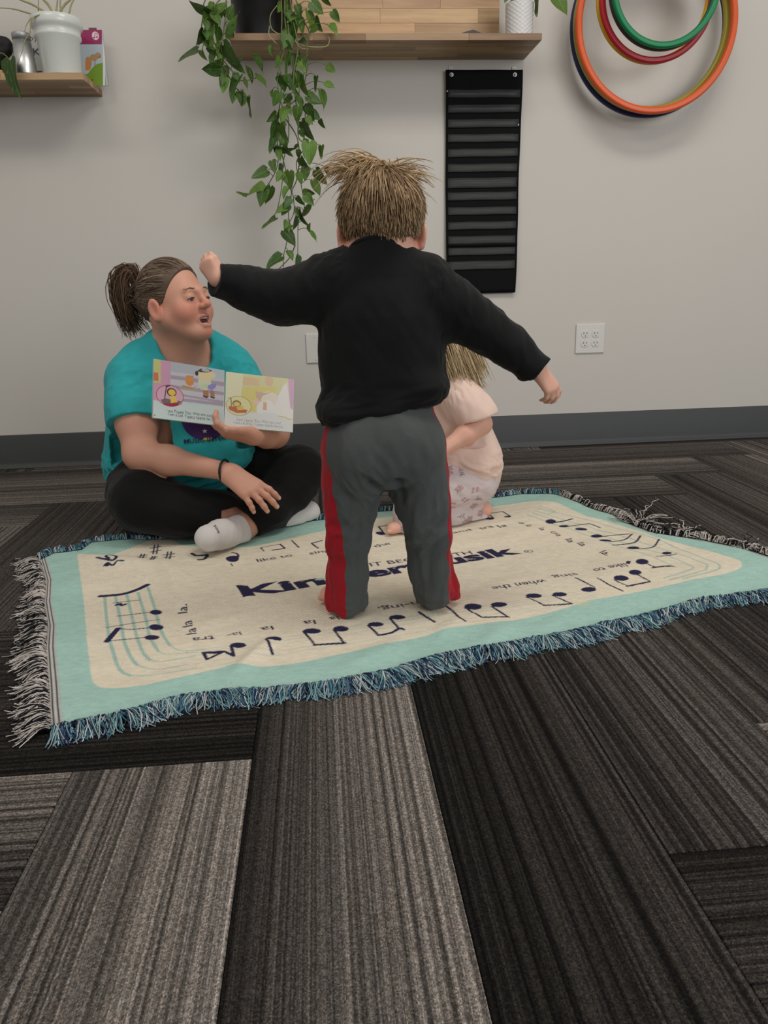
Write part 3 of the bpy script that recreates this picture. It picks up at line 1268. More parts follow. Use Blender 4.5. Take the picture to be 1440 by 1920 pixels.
for px, which in ((846.5, 'left'), (965.5, 'right')):
    g = P(px, 140, WALL - 0.016)
    V, F = [], []
    for i in range(24):
        a = 2 * math.pi * i / 24
        for j in range(8):
            b = 2 * math.pi * j / 8
            q = 0.0058 + 0.0022 * math.cos(b)
            V.append((g[0] + q * math.cos(a), g[1] + 0.0018 * math.sin(b), g[2] + q * math.sin(a)))
    F = [(i * 8 + j, i * 8 + (j + 1) % 8, ((i + 1) % 24) * 8 + (j + 1) % 8, ((i + 1) % 24) * 8 + j) for i in range(24) for j in range(8)]
    obj('grommet', V, [tuple(reversed(f)) for f in F], 'steel', ch)
    hk = thing('adhesive_hook', (g[0], WALL, g[2]), 'small white plastic wall hook holding the %s corner of the pocket chart' % which, 'hook', 'pocket chart hooks')
    V, F = box((g[0] - 0.008, WALL - 0.004, g[2] + 0.0035), (g[0] + 0.008, WALL - 0.0003, g[2] + 0.030), 0.0015)
    obj('hook_base', V, F, 'white_plastic', hk, False)
    V, F = tube(catmull([(g[0], WALL - 0.004, g[2] + 0.022), (g[0], WALL - 0.010, g[2] + 0.012), (g[0], WALL - 0.016, g[2]), (g[0], WALL - 0.022, g[2] - 0.003), (g[0], WALL - 0.024, g[2] + 0.004)], 16), 0.0022, 8)
    obj('hook_arm', V, F, 'white_plastic', hk)
for px, py in ((838.5, 171), (972, 234)):
    c = P(px, py, WALL - 0.018)
    V, F = box(c - [0.0022, 0.0015, 0.0022], c + [0.0022, 0.0015, 0.0022], 0.0008)
    obj('white_tab', V, F, 'white_plastic', ch, False)

# ================================================================== PLANTS AND SHELF THINGS
def leaf_mesh(kind):
    """heart-shaped blade, length 1 along +y from the petiole, normal +z; folded along the midrib, tip curling"""
    n = 12
    V, F = [], []
    fold, curl, wav = [(0.10, 0.10, 0.02), (0.28, 0.22, 0.03), (0.18, -0.10, 0.04), (0.5, 0.30, 0.02)][kind]
    for i in range(n + 1):
        t = i / n
        y = t
        w = 0.40 * (math.sin(math.pi * min(1, (t * 0.93 + 0.07)) ** 0.62)) ** 0.85 * (1 - 0.25 * t) if 0 < t < 1 else (0.10 if t == 0 else 0.0)
        if t > 0.86:
            w *= 0.75
        for j, s in enumerate((-1, -0.55, 0, 0.55, 1)):
            yy = y - (0.13 * abs(s) ** 1.5 * (1 - t) ** 2 if t < 0.5 else 0.0)
            z = fold * abs(s) * w - curl * t * t + wav * math.sin(7 * t + 2 * s) * abs(s)
            V.append((s * w, yy, z))
    for i in range(n):
        for j in range(4):
            a = i * 5 + j
            F.append((a, a + 1, a + 6, a + 5))
    return V, F


LEAF = []
for k_ in range(4):
    V, F = leaf_mesh(k_)
    LEAF.append(mesh_from('leaf', V, F, 'leaf'))


def leaf(parent, base, tip, wfrac, tone=None, kind=None, toward=None):
    """place a blade: base -> tip in space, wfrac = visible width / length"""
    base, tip = np.asarray(base, float), np.asarray(tip, float)
    yv = tip - base
    L = np.linalg.norm(yv)
    yv = yv / L
    view = nrm(CAM - base) if toward is None else nrm(toward)
    zf = nrm(view - yv * np.dot(view, yv))
    xf = np.cross(yv, zf)
    ang = math.acos(max(0.25, min(1.0, wfrac / 0.78))) * (1 if rng.random() < 0.5 else -1)
    z = zf * math.cos(ang) + xf * math.sin(ang)
    x = np.cross(yv, z)
    k_ = rng.integers(0, 4) if kind is None else kind
    o = link(bpy.data.objects.new('leaf', LEAF[k_]), parent)
    loc = base - wloc(parent)
    o.matrix_local = Matrix(((x[0] * L, yv[0] * L, z[0] * L, loc[0]), (x[1] * L, yv[1] * L, z[1] * L, loc[1]), (x[2] * L, yv[2] * L, z[2] * L, loc[2]), (0, 0, 0, 1)))
    g = tone if tone is not None else rng.uniform(0.8, 1.35)
    o.color = (g * rng.uniform(.85, 1.15), g, g * rng.uniform(.7, 1.1), 1)
    return o


def c4(x, y, d):
    return P(320 + x * .2709, y * .2709, d)


def nursery_pot(c, parent, r0, r1, h, mat):
    V, F = lathe([(0, 0), (r0, 0), (r0 + 0.002, 0.004), (r0 + (r1 - r0) * .86, h * .86), (r1 + 0.003, h * .87), (r1 + 0.004, h), (r1 - 0.001, h), (r1 - 0.003, h * .9), (r1 - 0.006, h * .88), (0, h * .88)], c, 48)
    obj('pot', V, F, mat, parent)


pot_c = P(494, 62, 2.90)
pot_c[2] = SH1
pothos = thing('potted_pothos', pot_c, 'large trailing pothos in a black nursery pot hanging over the middle shelf', 'plant')
nursery_pot(pot_c, pothos, 0.088, 0.105, 0.17, 'black_plastic')
V, F = lathe([(0, 0.150), (0.05, 0.153), (0.100, 0.148)], pot_c, 32)
obj('soil', V, [tuple(reversed(f)) for f in F], 'soil', pothos)
top = pot_c + [0, 0, 0.17]
LIP = 2.785
vines = [
    [(380, -60, 2.84), (385, 60, 2.80), (370, 200, 2.79), (350, 330, 2.785), (370, 450, 2.79), (420, 560, 2.80), (480, 640, 2.80), (540, 690, 2.80)],
    [(430, -70, 2.82), (320, 20, 2.80), (280, 120, 2.79), (290, 250, 2.79), (340, 380, 2.79), (450, 520, 2.80), (500, 560, 2.8), (590, 540, 2.80)],
    [(330, -60, 2.86), (240, 0, 2.84), (225, 100, 2.83), (215, 260, 2.83), (300, 330, 2.82), (345, 480, 2.81)],
    [(760, -60, 2.80), (770, 100, 2.785), (765, 260, 2.775), (755, 420, 2.77), (765, 640, 2.78), (745, 800, 2.79), (740, 1000, 2.80), (745, 1110, 2.80), (720, 1200, 2.8), (660, 1300, 2.8)],
    [(790, -70, 2.79), (790, 120, 2.78), (800, 300, 2.77), (740, 500, 2.765), (760, 700, 2.77), (810, 800, 2.78), (815, 960, 2.79), (780, 1120, 2.80), (770, 1280, 2.80), (740, 1440, 2.80), (705, 1510, 2.8)],
    [(820, -60, 2.79), (850, 150, 2.78), (880, 330, 2.77), (850, 520, 2.77), (860, 660, 2.78), (880, 800, 2.79), (885, 950, 2.79), (930, 1010, 2.79), (870, 1130, 2.80), (905, 1290, 2.80), (925, 1440, 2.80), (885, 1540, 2.80), (880, 1700, 2.80), (880, 1860, 2.81)],
    [(800, -60, 2.80), (815, 220, 2.78), (830, 420, 2.775), (890, 640, 2.78), (800, 760, 2.78), (790, 900, 2.79), (760, 1000, 2.79), (800, 1190, 2.80), (835, 1330, 2.80), (815, 1470, 2.80), (825, 1580, 2.80), (800, 1690, 2.80), (780, 1790, 2.81), (785, 1900, 2.81)],
    [(850, -60, 2.80), (900, 100, 2.79), (960, 230, 2.775), (940, 330, 2.77), (950, 440, 2.78), (930, 580, 2.78), (960, 690, 2.79), (930, 800, 2.79), (960, 870, 2.79)],
    [(780, 800, 2.79), (860, 920, 2.79), (885, 1000, 2.79), (890, 1120, 2.80), (870, 1250, 2.80), (840, 1320, 2.80), (850, 1370, 2.8), (850, 1480, 2.80), (790, 1590, 2.80)],
    [(860, 1700, 2.81), (825, 1780, 2.81), (760, 1850, 2.81), (700, 1900, 2.81)],
]
for vn in vines:
    pts = catmull([c4(*q) for q in vn], len(vn) * 6)
    V, F = tube(pts, np.linspace(0.0024, 0.0014, len(pts)), 6)
    obj('vine', V, F, 'vine', pothos)
for vn in ([(735, 40, 2.79), (690, 110, 2.785), (700, 200, 2.78), (760, 240, 2.775)], [(870, 290, 2.77), (930, 320, 2.775), (1060, 325, 2.78), (1095, 300, 2.785), (1095, 250, 2.79)],
           [(685, 180, 2.785), (680, 240, 2.78), (720, 290, 2.775), (760, 320, 2.77)], [(860, 280, 2.77), (900, 330, 2.77), (950, 340, 2.775)]):
    V, F = tube(catmull([c4(*q) for q in vn], 22), 0.0014, 6)
    obj('dry_stem', V, F, 'dryvine', pothos)
# base x,y -> tip x,y, visible width (all measured in the plant crop), tone
LV = [
    (265, 75, 105, 22, 62), (262, 78, 215, 175, 70), (270, 120, 290, 195, 75), (225, 215, 190, 318, 62), (325, 90, 385, -10, 60), (300, 95, 345, 175, 60), (390, 120, 435, 30, 80), (420, 175, 425, 262, 60), (330, 185, 305, 310, 62), (330, 300, 335, 390, 45),
    (185, 345, 42, 412, 44), (215, 350, 240, 420, 40), (335, 480, 212, 475, 92), (370, 315, 500, 520, 105), (330, 430, 275, 440, 30), (345, 520, 350, 590, 40), (375, 540, 362, 648, 82), (475, 530, 395, 690, 60), (580, 385, 655, 498, 52), (535, 470, 572, 585, 42), (600, 520, 660, 612, 40),
    (510, 545, 525, 625, 34), (430, 645, 440, 708, 40), (505, 640, 515, 735, 24), (545, 675, 568, 818, 30), (262, 330, 275, 372, 36), (420, 250, 445, 60, 70), (240, 140, 255, 210, 44), (450, 450, 500, 380, 36), (295, 30, 250, 100, 50),
    (835, 120, 850, 290, 120), (815, 250, 810, 372, 80), (880, 130, 925, 230, 72), (870, 40, 905, 130, 70), (975, 20, 1060, 110, 92), (950, 80, 990, 215, 62), (1120, 80, 1170, 158, 78), (1100, 175, 1160, 232, 42), (1000, 130, 1040, 225, 66), (1060, -20, 1105, 48, 50), (1010, 180, 960, 232, 44),
    (845, 380, 855, 480, 112), (810, 395, 810, 535, 40), (900, 420, 930, 500, 72), (770, 530, 790, 640, 100), (870, 500, 890, 610, 70), (920, 520, 930, 680, 52), (840, 540, 850, 640, 92), (1085, 455, 1140, 500, 90), (1010, 530, 1010, 640, 36), (1072, 575, 1138, 618, 50), (945, 670, 1055, 733, 72), (1035, 625, 1078, 755, 56),
    (700, 320, 690, 385, 34), (860, 625, 890, 672, 36), (790, 660, 830, 740, 60), (880, 740, 870, 850, 112), (925, 735, 975, 810, 62), (975, 775, 1040, 832, 66), (1035, 830, 1062, 893, 40), (910, 845, 985, 980, 74), (760, 870, 825, 985, 60), (735, 850, 695, 975, 76), (715, 965, 690, 1068, 56), (725, 1010, 850, 1060, 50),
    (770, 960, 800, 1030, 56), (960, 985, 960, 1140, 130), (1045, 1010, 1050, 1105, 46), (920, 975, 960, 970, 40), (905, 1090, 955, 1190, 56), (700, 1115, 720, 1190, 60), (665, 1180, 560, 1240, 82), (770, 1195, 730, 1265, 60), (820, 1190, 825, 1320, 86), (935, 1160, 930, 1255, 92), (1005, 1180, 1090, 1275, 78), (1075, 1155, 1095, 1230, 40),
    (985, 1250, 1030, 1370, 66), (920, 1335, 1000, 1340, 76), (640, 1290, 525, 1330, 62), (640, 1310, 620, 1425, 100), (690, 1295, 660, 1420, 76), (525, 1355, 450, 1335, 26), (875, 1365, 925, 1425, 44), (925, 1490, 1003, 1385, 40), (795, 1440, 722, 1465, 52), (725, 1510, 635, 1592, 36), (890, 1450, 930, 1570, 40), (875, 1440, 880, 1500, 34), (800, 1530, 790, 1590, 40), (865, 1500, 855, 1610, 34),
    (785, 1600, 875, 1700, 92), (955, 1555, 960, 1610, 26), (970, 1600, 1005, 1680, 32), (765, 1775, 650, 1845, 72), (815, 1740, 850, 1800, 42), (885, 1770, 870, 1852, 42), (620, 1865, 630, 1915, 46), (700, 630, 705, 680, 26), (790, 1000, 830, 1090, 40), (655, 1200, 645, 1235, 40), (830, 1560, 815, 1600, 30), (760, 760, 740, 830, 30), (900, 900, 930, 960, 50), (960, 720, 985, 770, 30),
]
for vi, n_, y0_, y1_ in ((0, 6, 20, 640), (1, 7, 20, 520), (2, 4, 20, 420), (3, 7, -30, 1050), (4, 9, -30, 1300), (5, 9, -30, 1400), (6, 8, -30, 1500), (7, 9, -30, 850), (8, 3, 900, 1450)):
    q = catmull(np.array([v[:2] for v in vines[vi]], float), 200)
    ok = np.nonzero((q[:, 1] > y0_) & (q[:, 1] < y1_))[0]
    for k_ in range(n_):
        s_ = q[ok[int((k_ + rng.uniform(.2, .8)) / n_ * len(ok))]]
        a_ = rng.uniform(-1.3, 1.3)
        L = rng.uniform(60, 112) * (1.0 if s_[1] < 800 else .8)
        b_ = s_ + np.array([math.sin(a_) * rng.uniform(15, 45), rng.uniform(-10, 30)])
        LV.append((b_[0], b_[1], b_[0] + math.sin(a_) * L * .7, b_[1] + L * (0.55 + .45 * math.cos(a_)), L * rng.uniform(.45, .85)))
allv = np.vstack([catmull([c4(*q) for q in vn], len(vn) * 8) for vn in vines])
for bx_, by_, tx_, ty_, w_ in LV:
    d = (2.80 if bx_ < 620 else 2.775) + rng.uniform(-0.035, 0.02)
    L = math.hypot(tx_ - bx_, ty_ - by_)
    b, tp = c4(bx_, by_, d), c4(tx_, ty_, d + rng.uniform(-.02, .01))
    leaf(pothos, b, tp, w_ / L, tone=rng.uniform(1.2, 1.9) if 480 < ty_ < 560 and 770 < tx_ < 950 else None)
    i = np.argmin(np.linalg.norm((allv - b) * [1, .5, 1], axis=1) + np.maximum(0, b[2] - allv[:, 2]) * .3)
    q = allv[i]
    if np.linalg.norm(q - b) < 0.14:
        mid_ = (q + b) / 2 + [0, -0.006, 0.008]
        V, F = tube(catmull([q, mid_, b], 8), 0.0011, 5)
        obj('petiole', V, F, 'vine', pothos)

# slate card and the white textured pot
a, b, c_, d_ = P(866, 63, 2.83), P(887, 55.5, 2.83), P(911, 63, 2.83), P(910, 68, 2.805)
V = [P(865, 62, 2.84), P(888, 55.5, 2.85), P(911, 65, 2.84), P(909, 70, 2.815), P(869, 70, 2.815)]
V = np.array(V)
V[3:, 2] = SH1 + 0.0005
V2 = V + [0, 0.004, 0.0015]
obj('slate_card', np.vstack([V, V2]), [(0, 4, 3, 2, 1), (5, 6, 7, 8, 9)] + [(i, (i + 1) % 5, 5 + (i + 1) % 5, 5 + i) for i in range(5)], 'slate', None, False, label='small dark grey card lying on the front of the middle shelf', cat='card', base=V.mean(0))

wp = P(973, 64, 2.87)
wp[2] = SH1
wpt = thing('potted_plant', wp, 'small leafy plant in white diamond-patterned pot at the right end of the middle shelf', 'plant')
rr = abs(P(998, 40, 2.87)[0] - P(946, 40, 2.87)[0]) / 2
V, F = [], []
n, hN = 120, 40
for i in range(hN + 1):
    z = 0.105 * i / hN
    for j in range(n):
        a = 2 * math.pi * j / n
        u, v = j / n * 16, z / 0.0125
        g = max(abs(((u + v) % 1) - 0.5), abs(((u - v) % 1) - 0.5)) * 2
        r = rr * (0.94 + 0.06 * z / 0.105) - 0.002 + 0.0026 * max(0, (g - 0.72) / 0.28)
        if i in (0,):
            r *= 0.95
        V.append((wp[0] + r * math.cos(a), wp[1] + r * math.sin(a), wp[2] + z))
for i in range(hN):
    for j in range(n):
        F.append((i * n + j, i * n + (j + 1) % n, (i + 1) * n + (j + 1) % n, (i + 1) * n + j))
F.append(tuple(reversed(range(n))))
obj('pot', V, F, 'ceramic_matte', wpt)
V, F = lathe([(0, 0.094), (rr * .95, 0.094)], wp, 32)
obj('soil', V, [tuple(reversed(f)) for f in F], 'soil', wpt)
pc = wp + [0, 0, 0.095]
for (bx_, by_, tx_, ty_, w_, dd) in [(1010, -18, 1010, 32, 14, 2.85), (1040, -12, 1066, 27, 28, 2.84), (985, -20, 975, 10, 22, 2.86), (960, -22, 945, 4, 20, 2.87), (1000, -40, 1030, -10, 24, 2.86), (950, -40, 925, -15, 22, 2.88), (980, -60, 990, -25, 24, 2.86), (960, -12, 968, 14, 12, 2.85)]:
    b, tp = P(bx_, by_, dd), P(tx_, ty_, dd - .01)
    leaf(wpt, b, tp, w_ / math.hypot(tx_ - bx_, ty_ - by_), 0.9)
    V, F = tube(catmull([pc + [0.01 * rng.uniform(-1, 1), 0, 0], (pc + b) / 2 + [0, 0, 0.02], b], 8), 0.0014, 5)
    obj('petiole', V, F, 'vine', wpt)

# ---- left shelf
c = P(117, 136, 2.86)
c[2] = SH2
sp_ = thing('potted_spider_plant', c, 'thin-leaved plant in a big glossy white pot near the end of the left shelf', 'plant')
px_m = abs(P(200, 100, 2.86)[0] - P(100, 100, 2.86)[0]) / 100
r1, r0 = 47.5 * px_m, 35 * px_m
ht = PZ(117, 36, 2.86) - SH2
V, F = lathe([(0, 0), (r0, 0), (r0 + 0.001, 0.002), (r0 + (r1 * .86 - r0) * .62, ht * .62), (r1 * .90, ht * .66), (r1 * .90, ht * .70), (r1 * .87, ht * .72), (r1 * .90, ht * .80), (r1 * .98, ht * .83), (r1, ht * .88), (r1, ht * .96), (r1 * .97, ht), (r1 * .88, ht), (r1 * .84, ht * .9), (0, ht * .9)], c, 64)
obj('pot', V, F, 'ceramic', sp_)
V, F = lathe([(0, ht * .905), (r1 * .84, ht * .905)], c, 32)
obj('soil', V, [tuple(reversed(f)) for f in F], 'soil', sp_)
tp0 = c + [0, 0, ht * .92]
for (pts_, w_) in [([(88, 26), (60, 8), (35, -2), (10, -20)], .0035), ([(75, 28), (72, 5), (73, -20)], .002), ([(100, 26), (90, 8), (78, -5), (70, -30)], .004), ([(105, 27), (107, 10), (110, -20)], .003), ([(110, 27), (122, 8), (135, -5), (150, -40)], .004), ([(128, 28), (133, 10), (140, -5), (146, -30)], .003),
                   ([(68, 30), (45, 22), (20, 16), (-20, 14)], .0025), ([(66, 33), (58, 45), (56, 62), (47, 75), (42, 95), (32, 122)], .0018), ([(82, 28), (60, 34), (50, 46), (46, 60)], .002), ([(115, 26), (113, 5), (120, -30)], .003)]:
    dd = (2.86 - 0.01 * len(pts_)) if pts_[-1][1] < 20 else 2.79
    pts = catmull([tp0 + [0.01 * rng.uniform(-1, 1), 0, -0.004]] + [P(x, y, dd) for x, y in pts_], 18)
    V, F = tube(pts, np.concatenate([np.linspace(w_ * .8, w_, 9), np.linspace(w_, w_ * .4, 9)]), 6)
    obj('blade', V, F, 'dryvine', sp_)
# silver canister
c = P(49, 137, 2.835)
c[2] = SH2
tin = thing('metal_canister', c, 'tapered silver metal canister with a grey lid on the left shelf', 'canister')
h_ = PZ(45, 63, 2.835) - SH2
k_ = abs(P(60, 100, 2.835)[0] - P(50, 100, 2.835)[0]) / 10
V, F = lathe([(0, 0), (20.5 * k_, 0), (21 * k_, 0.002), (19 * k_, h_ * .47), (18.7 * k_, h_ * .475), (16.3 * k_, h_ * .86), (0, h_ * .86)], c, 40)
obj('canister_body', V, F, 'steel', tin)
V, F = lathe([(0, h_ * .86), (16.9 * k_, h_ * .84), (16.7 * k_, h_ * .985), (16.3 * k_, h_), (0, h_)], c, 40)
obj('lid', V, F, 'steel_dull', tin)
# black bag-like pouch and orange wooden thing at the frame edge
S_ = SDF(P(-60, 140, 2.93) - [0.05, .1, .02], P(40, 30, 2.93) + [0.05, .1, .05], 0.004)
q1 = P(-20, 100, 2.94)
S_.ell(q1 + [-.02, 0, -.02], (0.07, 0.045, 0.055), k=0.02).ell(P(8, 96, 2.94), (0.03, 0.03, 0.03), k=0.03).ell(P(-30, 70, 2.94), (0.04, .03, .03), k=.03)
V, Q = S_.mesh(2)
V[:, 2] += 0
V = folds(V, vnormals(V, Q), (1, 0, .3), .02, .06, .004)
V[:, 2] -= V[:, 2].min() - SH2 - 0.028
obj('black_pouch', V, Q, 'tie', None, label='soft black pouch at the picture edge on the left shelf', cat='pouch', base=(q1[0], q1[1], SH2 + .028))
ob = P(-8, 130, 2.90)
V, F = lathe([(0, 0), (0.062, 0), (0.064, 0.004), (0.064, 0.022), (0.061, 0.026), (0, 0.0275)], (ob[0] - .01, 2.92, SH2), 40)
obj('tambour_drum', V, F, simple('pale_wood', (0.55, 0.31, 0.13, 1), .5, .15, 30), None, label='round pale wood drum lying under the black pouch', cat='drum', base=(ob[0] - .01, 2.92, SH2))
# green heart leaf hanging over the left shelf edge belongs to a trailing plant outside the frame
hp = thing('trailing_plant', P(-190, 138, 2.83) * [1, 1, 0] + [0, 0, SH2], 'trailing green leaf hanging over the left shelf edge at the picture side', 'plant')
V, F = tube(catmull([P(-188, 105, 2.86), P(-120, 70, 2.80), P(-45, 98, 2.79), P(-20, 102, 2.785), (P(5, 100, 2.79)), P(22, 118, 2.785)], 16), 0.002, 6)
obj('vine', V, F, 'vine', hp)
leaf(hp, P(20, 114, 2.785), P(27, 183, 2.775), 0.42, 0.8, 1)
leaf(hp, P(-150, 85, 2.80), P(-175, 40, 2.80), 0.5, 0.9, 0)
nursery_pot(P(-190, 138, 2.88) * [1, 1, 0] + [0, 0, SH2], hp, 0.035, 0.045, 0.08, 'black_plastic')
# white booklet with lettering behind the pot
bA, bB = P(55, 30, 3.0), P(150, 30, 3.0)
x0, x1 = P(58, 90, 2.985)[0], P(150, 90, 2.985)[0]
z1 = PZ(80, 58, 2.985)
cv = Canvas(0, 0, x1 - x0, z1 - SH2, 0.0008, (0.5, 0.49, 0.48))
w_, h_ = x1 - x0, z1 - SH2
dk = (0.02, 0.02, 0.025)
q = lambda px, py: np.array([P(px, py, 2.985)[0] - x0, PZ(px, py, 2.985) - SH2])
cv.text('by Foot', q(55, 76), q(112, 76), 0.016, dk)
cv.text('Kinder', q(62, 104), q(132, 104), 0.021, dk, 0.02)
cv.text('Day', q(70, 146), q(120, 146), 0.021, dk, 0.02)


def printed_panel(name, cv, w, h, org, xd, ud, nd, thick, parent, nx=110, ny=80, **kw):
    """thin board whose front carries the print as vertex colours"""
    gx, gy = np.meshgrid(np.linspace(0, w, nx), np.linspace(0, h, ny))
    c_ = cv.sample(gx.ravel(), gy.ravel())
    V = np.asarray(org) + gx.reshape(-1, 1) * np.asarray(xd) + gy.reshape(-1, 1) * np.asarray(ud)
    i, j = np.meshgrid(np.arange(ny - 1), np.arange(nx - 1), indexing='ij')
    a = (i * nx + j).ravel()
    F = np.stack([a, a + 1, a + nx + 1, a + nx], 1)
    n0 = len(V)
    cor = [0, nx - 1, ny * nx - 1, (ny - 1) * nx]
    Vb = V[cor] - np.asarray(nd) * thick
    Vf = V[cor]
    VV = np.vstack([V, Vf, Vb])
    f, b = [n0 + k for k in range(4)], [n0 + 4 + k for k in range(4)]
    FF = np.vstack([F, [[f[k], b[k], b[(k + 1) % 4], f[(k + 1) % 4]] for k in range(4)], [[b[3], b[2], b[1], b[0]]]])
    C = np.vstack([c_, np.tile([0.6, 0.6, 0.58], (8, 1))])
    return obj(name, VV, FF, 'print', parent, False, C, **kw)


bt = thing('booklet', (x0 + w_ / 2, 2.985, SH2), 'white booklet with dark lettering standing behind the white pot', 'book')
printed_panel('cover', cv, w_, h_, (x0, 2.985, SH2), (1, 0, 0), (0, 0, 1), (0, -1, 0), 0.006, bt, 140, 80)
# picture book with a magenta header and a green hill
yb = 2.965
x0, x1 = P(132, 100, yb)[0], P(196, 100, yb)[0]
zb, z1 = SH2 + 0.0005, PZ(180, 56, yb)
w_, h_ = x1 - x0, z1 - zb
cv = Canvas(0, 0, w_, h_, 0.0008, srgb(178, 190, 196))
q = lambda px, py: np.array([P(px, py, yb)[0] - x0, PZ(px, py, yb) - zb])
cv.poly([q(100, 83), q(191, 83), q(191, 40), q(100, 40)], srgb(150, 40, 92))
cv.disc(q(179, 67), 0.0115, 0.0125, srgb(235, 205, 215))
cv.disc(q(176.5, 70.5), 0.003, 0.0022, srgb(120, 25, 60))
cv.disc(q(181.5, 69.5), 0.003, 0.0022, srgb(120, 25, 60))
cv.line([q(177.8, 70), q(178, 62), q(182.5, 63), q(182.8, 69)], 0.0014, srgb(120, 25, 60))
hill = [q(100, 190), q(100, 150), q(165, 138), q(172, 128), q(182, 120), q(196, 117), q(200, 190)]
cv.poly(hill, srgb(118, 150, 40))
cv.disc(q(173, 150), 0.003, 0.003, srgb(70, 85, 30))
for a_, b_, rx, ry in ((176, 108, .013, .010), (184, 104, .010, .009), (166, 116, .010, .016)):
    cv.disc(q(a_, b_), rx, ry, srgb(176, 138, 96))
cv.line([q(170, 116), q(169, 128)], 0.003, srgb(190, 120, 70))
cv.line([q(178, 113), q(178, 124)], 0.002, srgb(110, 80, 55))
cv.poly([q(160, 112), q(170, 112), q(168, 132), q(160, 132)], srgb(205, 130, 70))
cv.line([q(183, 107), q(187, 108), q(189, 105)], 0.0012, srgb(40, 30, 25))
cv.poly([q(193, 40), q(197, 40), q(197, 175), q(193, 175)], srgb(225, 222, 215))
pb = thing('picture_book', (x0 + w_ / 2, yb, SH2), 'picture book with magenta header and green hill standing at the end of the left shelf', 'book')
printed_panel('cover', cv, w_, h_, (x0, yb, zb), (1, 0, 0), (0, 0, 1), (0, -1, 0), 0.010, pb, 120, 150)
tb = P(170, 57, yb)
V, F = box((P(165, 57, yb)[0], yb + 0.0105, z1 - 0.02), (P(180, 57, yb)[0], yb + 0.013, PZ(170, 50, yb)), 0.0008)
obj('index_tab', V, F, simple('brown_tab', (0.16, 0.05, 0.06, 1), .6), pb, False)

# ================================================================== RUG (woven cotton throw)
RZ = 0.008
near_px = [(92, 1366), (95, 1362), (250, 1332), (325, 1310), (425, 1292), (500, 1290), (600, 1280), (720, 1257), (823, 1230), (918, 1213), (1084, 1180), (1251, 1141), (1307, 1124), (1440, 1105), (1500, 1096), (1552, 1079)]
far_px = [(72, 1046), (100, 1034), (153, 1029), (171, 1015), (244, 1009), (275, 1011), (350, 1006), (430, 997), (493, 991), (531, 982), (614, 972), (694, 959), (744, 955), (830, 942), (912, 932), (974, 923), (1025, 922), (1050, 927)]
left_px = [(92, 1366), (89, 1320), (88, 1290), (84, 1219), (87, 1173), (80, 1127), (84, 1091), (76, 1060), (72, 1046)]
right_px = [(1552, 1079), (1500, 1060), (1440, 1042), (1389, 1025), (1317, 1008), (1255, 1000), (1220, 996), (1194, 985), (1155, 966), (1100, 948), (1050, 927)]


def resample(pts, n):
    pts = np.asarray(pts, float)
    d = np.r_[0, np.cumsum(np.linalg.norm(np.diff(pts, axis=0), axis=1))]
    t = np.linspace(0, d[-1], n)
    return np.stack([np.interp(t, d, pts[:, i]) for i in range(pts.shape[1])], 1)


NU, NV = 620, 370
eb, et = [resample([FL(x, y, RZ)[:2] for x, y in e], NU) for e in (near_px, far_px)]
el, er = [resample([FL(x, y, RZ)[:2] for x, y in e], NV) for e in (left_px, right_px)]
U, W_ = np.meshgrid(np.linspace(0, 1, NU), np.linspace(0, 1, NV))
U3, V3 = U[..., None], W_[..., None]
RX = (1 - V3) * eb[None] + V3 * et[None] + (1 - U3) * el[:, None] + U3 * er[:, None] - ((1 - U3) * (1 - V3) * eb[0] + U3 * (1 - V3) * eb[-1] + (1 - U3) * V3 * et[0] + U3 * V3 * et[-1])


def fl2(x, y):
    return FL(x, y, RZ)[:2]


def rug_height(p):
    """height of the cloth over the floor: soft wrinkles and a few folds"""
    q = np.concatenate([p * [3.2, 7.5], np.zeros(p.shape[:-1] + (1,))], -1)
    z = 0.0036 * vnoise(q) + 0.0024 * vnoise(q * 2.3 + 5)
    q2 = np.concatenate([np.stack([(p[..., 0] + p[..., 1] * 1.2) * 4, (p[..., 0] * .8 - p[..., 1]) * 16], -1), np.full(p.shape[:-1] + (1,), 3.3)], -1)
    z = z + 0.0028 * vnoise(q2)

    def ridge(a, b, h, w):
        a, b = fl2(*a), fl2(*b)
        d = b - a
        t = np.clip(((p - a) @ d) / (d @ d), 0, 1)
        r = np.linalg.norm(p - a - t[..., None] * d, axis=-1)
        return h * np.exp(-(r / w) ** 2) * np.sin(np.pi * np.clip(t * .9 + .05, 0, 1))

    z = z + ridge((150, 1042), (330, 1060), .016, .032) + ridge((300, 1012), (372, 1030), .015, .03) + ridge((435, 1262), (520, 1190), .012, .018)
    z = z + ridge((640, 1255), (760, 1195), .008, .03) + ridge((820, 1190), (870, 1150), .007, .02) + ridge((1080, 1010), (1240, 1060), .006, .03)
    z = z + ridge((340, 1120), (300, 1040), .010, .022) + ridge((480, 1130), (400, 1060), .007, .02) + ridge((1180, 1000), (1290, 1025), .008, .025) + ridge((900, 1215), (960, 1160), .007, .025)
    z = np.maximum(0.0045 + z, 0.0022)
    # pressed flat where someone stands or sits on it
    for (x, y, r) in ((650, 1150, .075), (822, 1132, .08), (380, 985, .22), (500, 965, .16), (415, 1010, .09), (860, 970, .16), (755, 1003, .07)):
        w = np.clip(1.6 - np.linalg.norm(p - fl2(x, y), axis=-1) / r, 0, 1)
        z = z * (1 - w) + np.minimum(z, .0055) * w
    return z


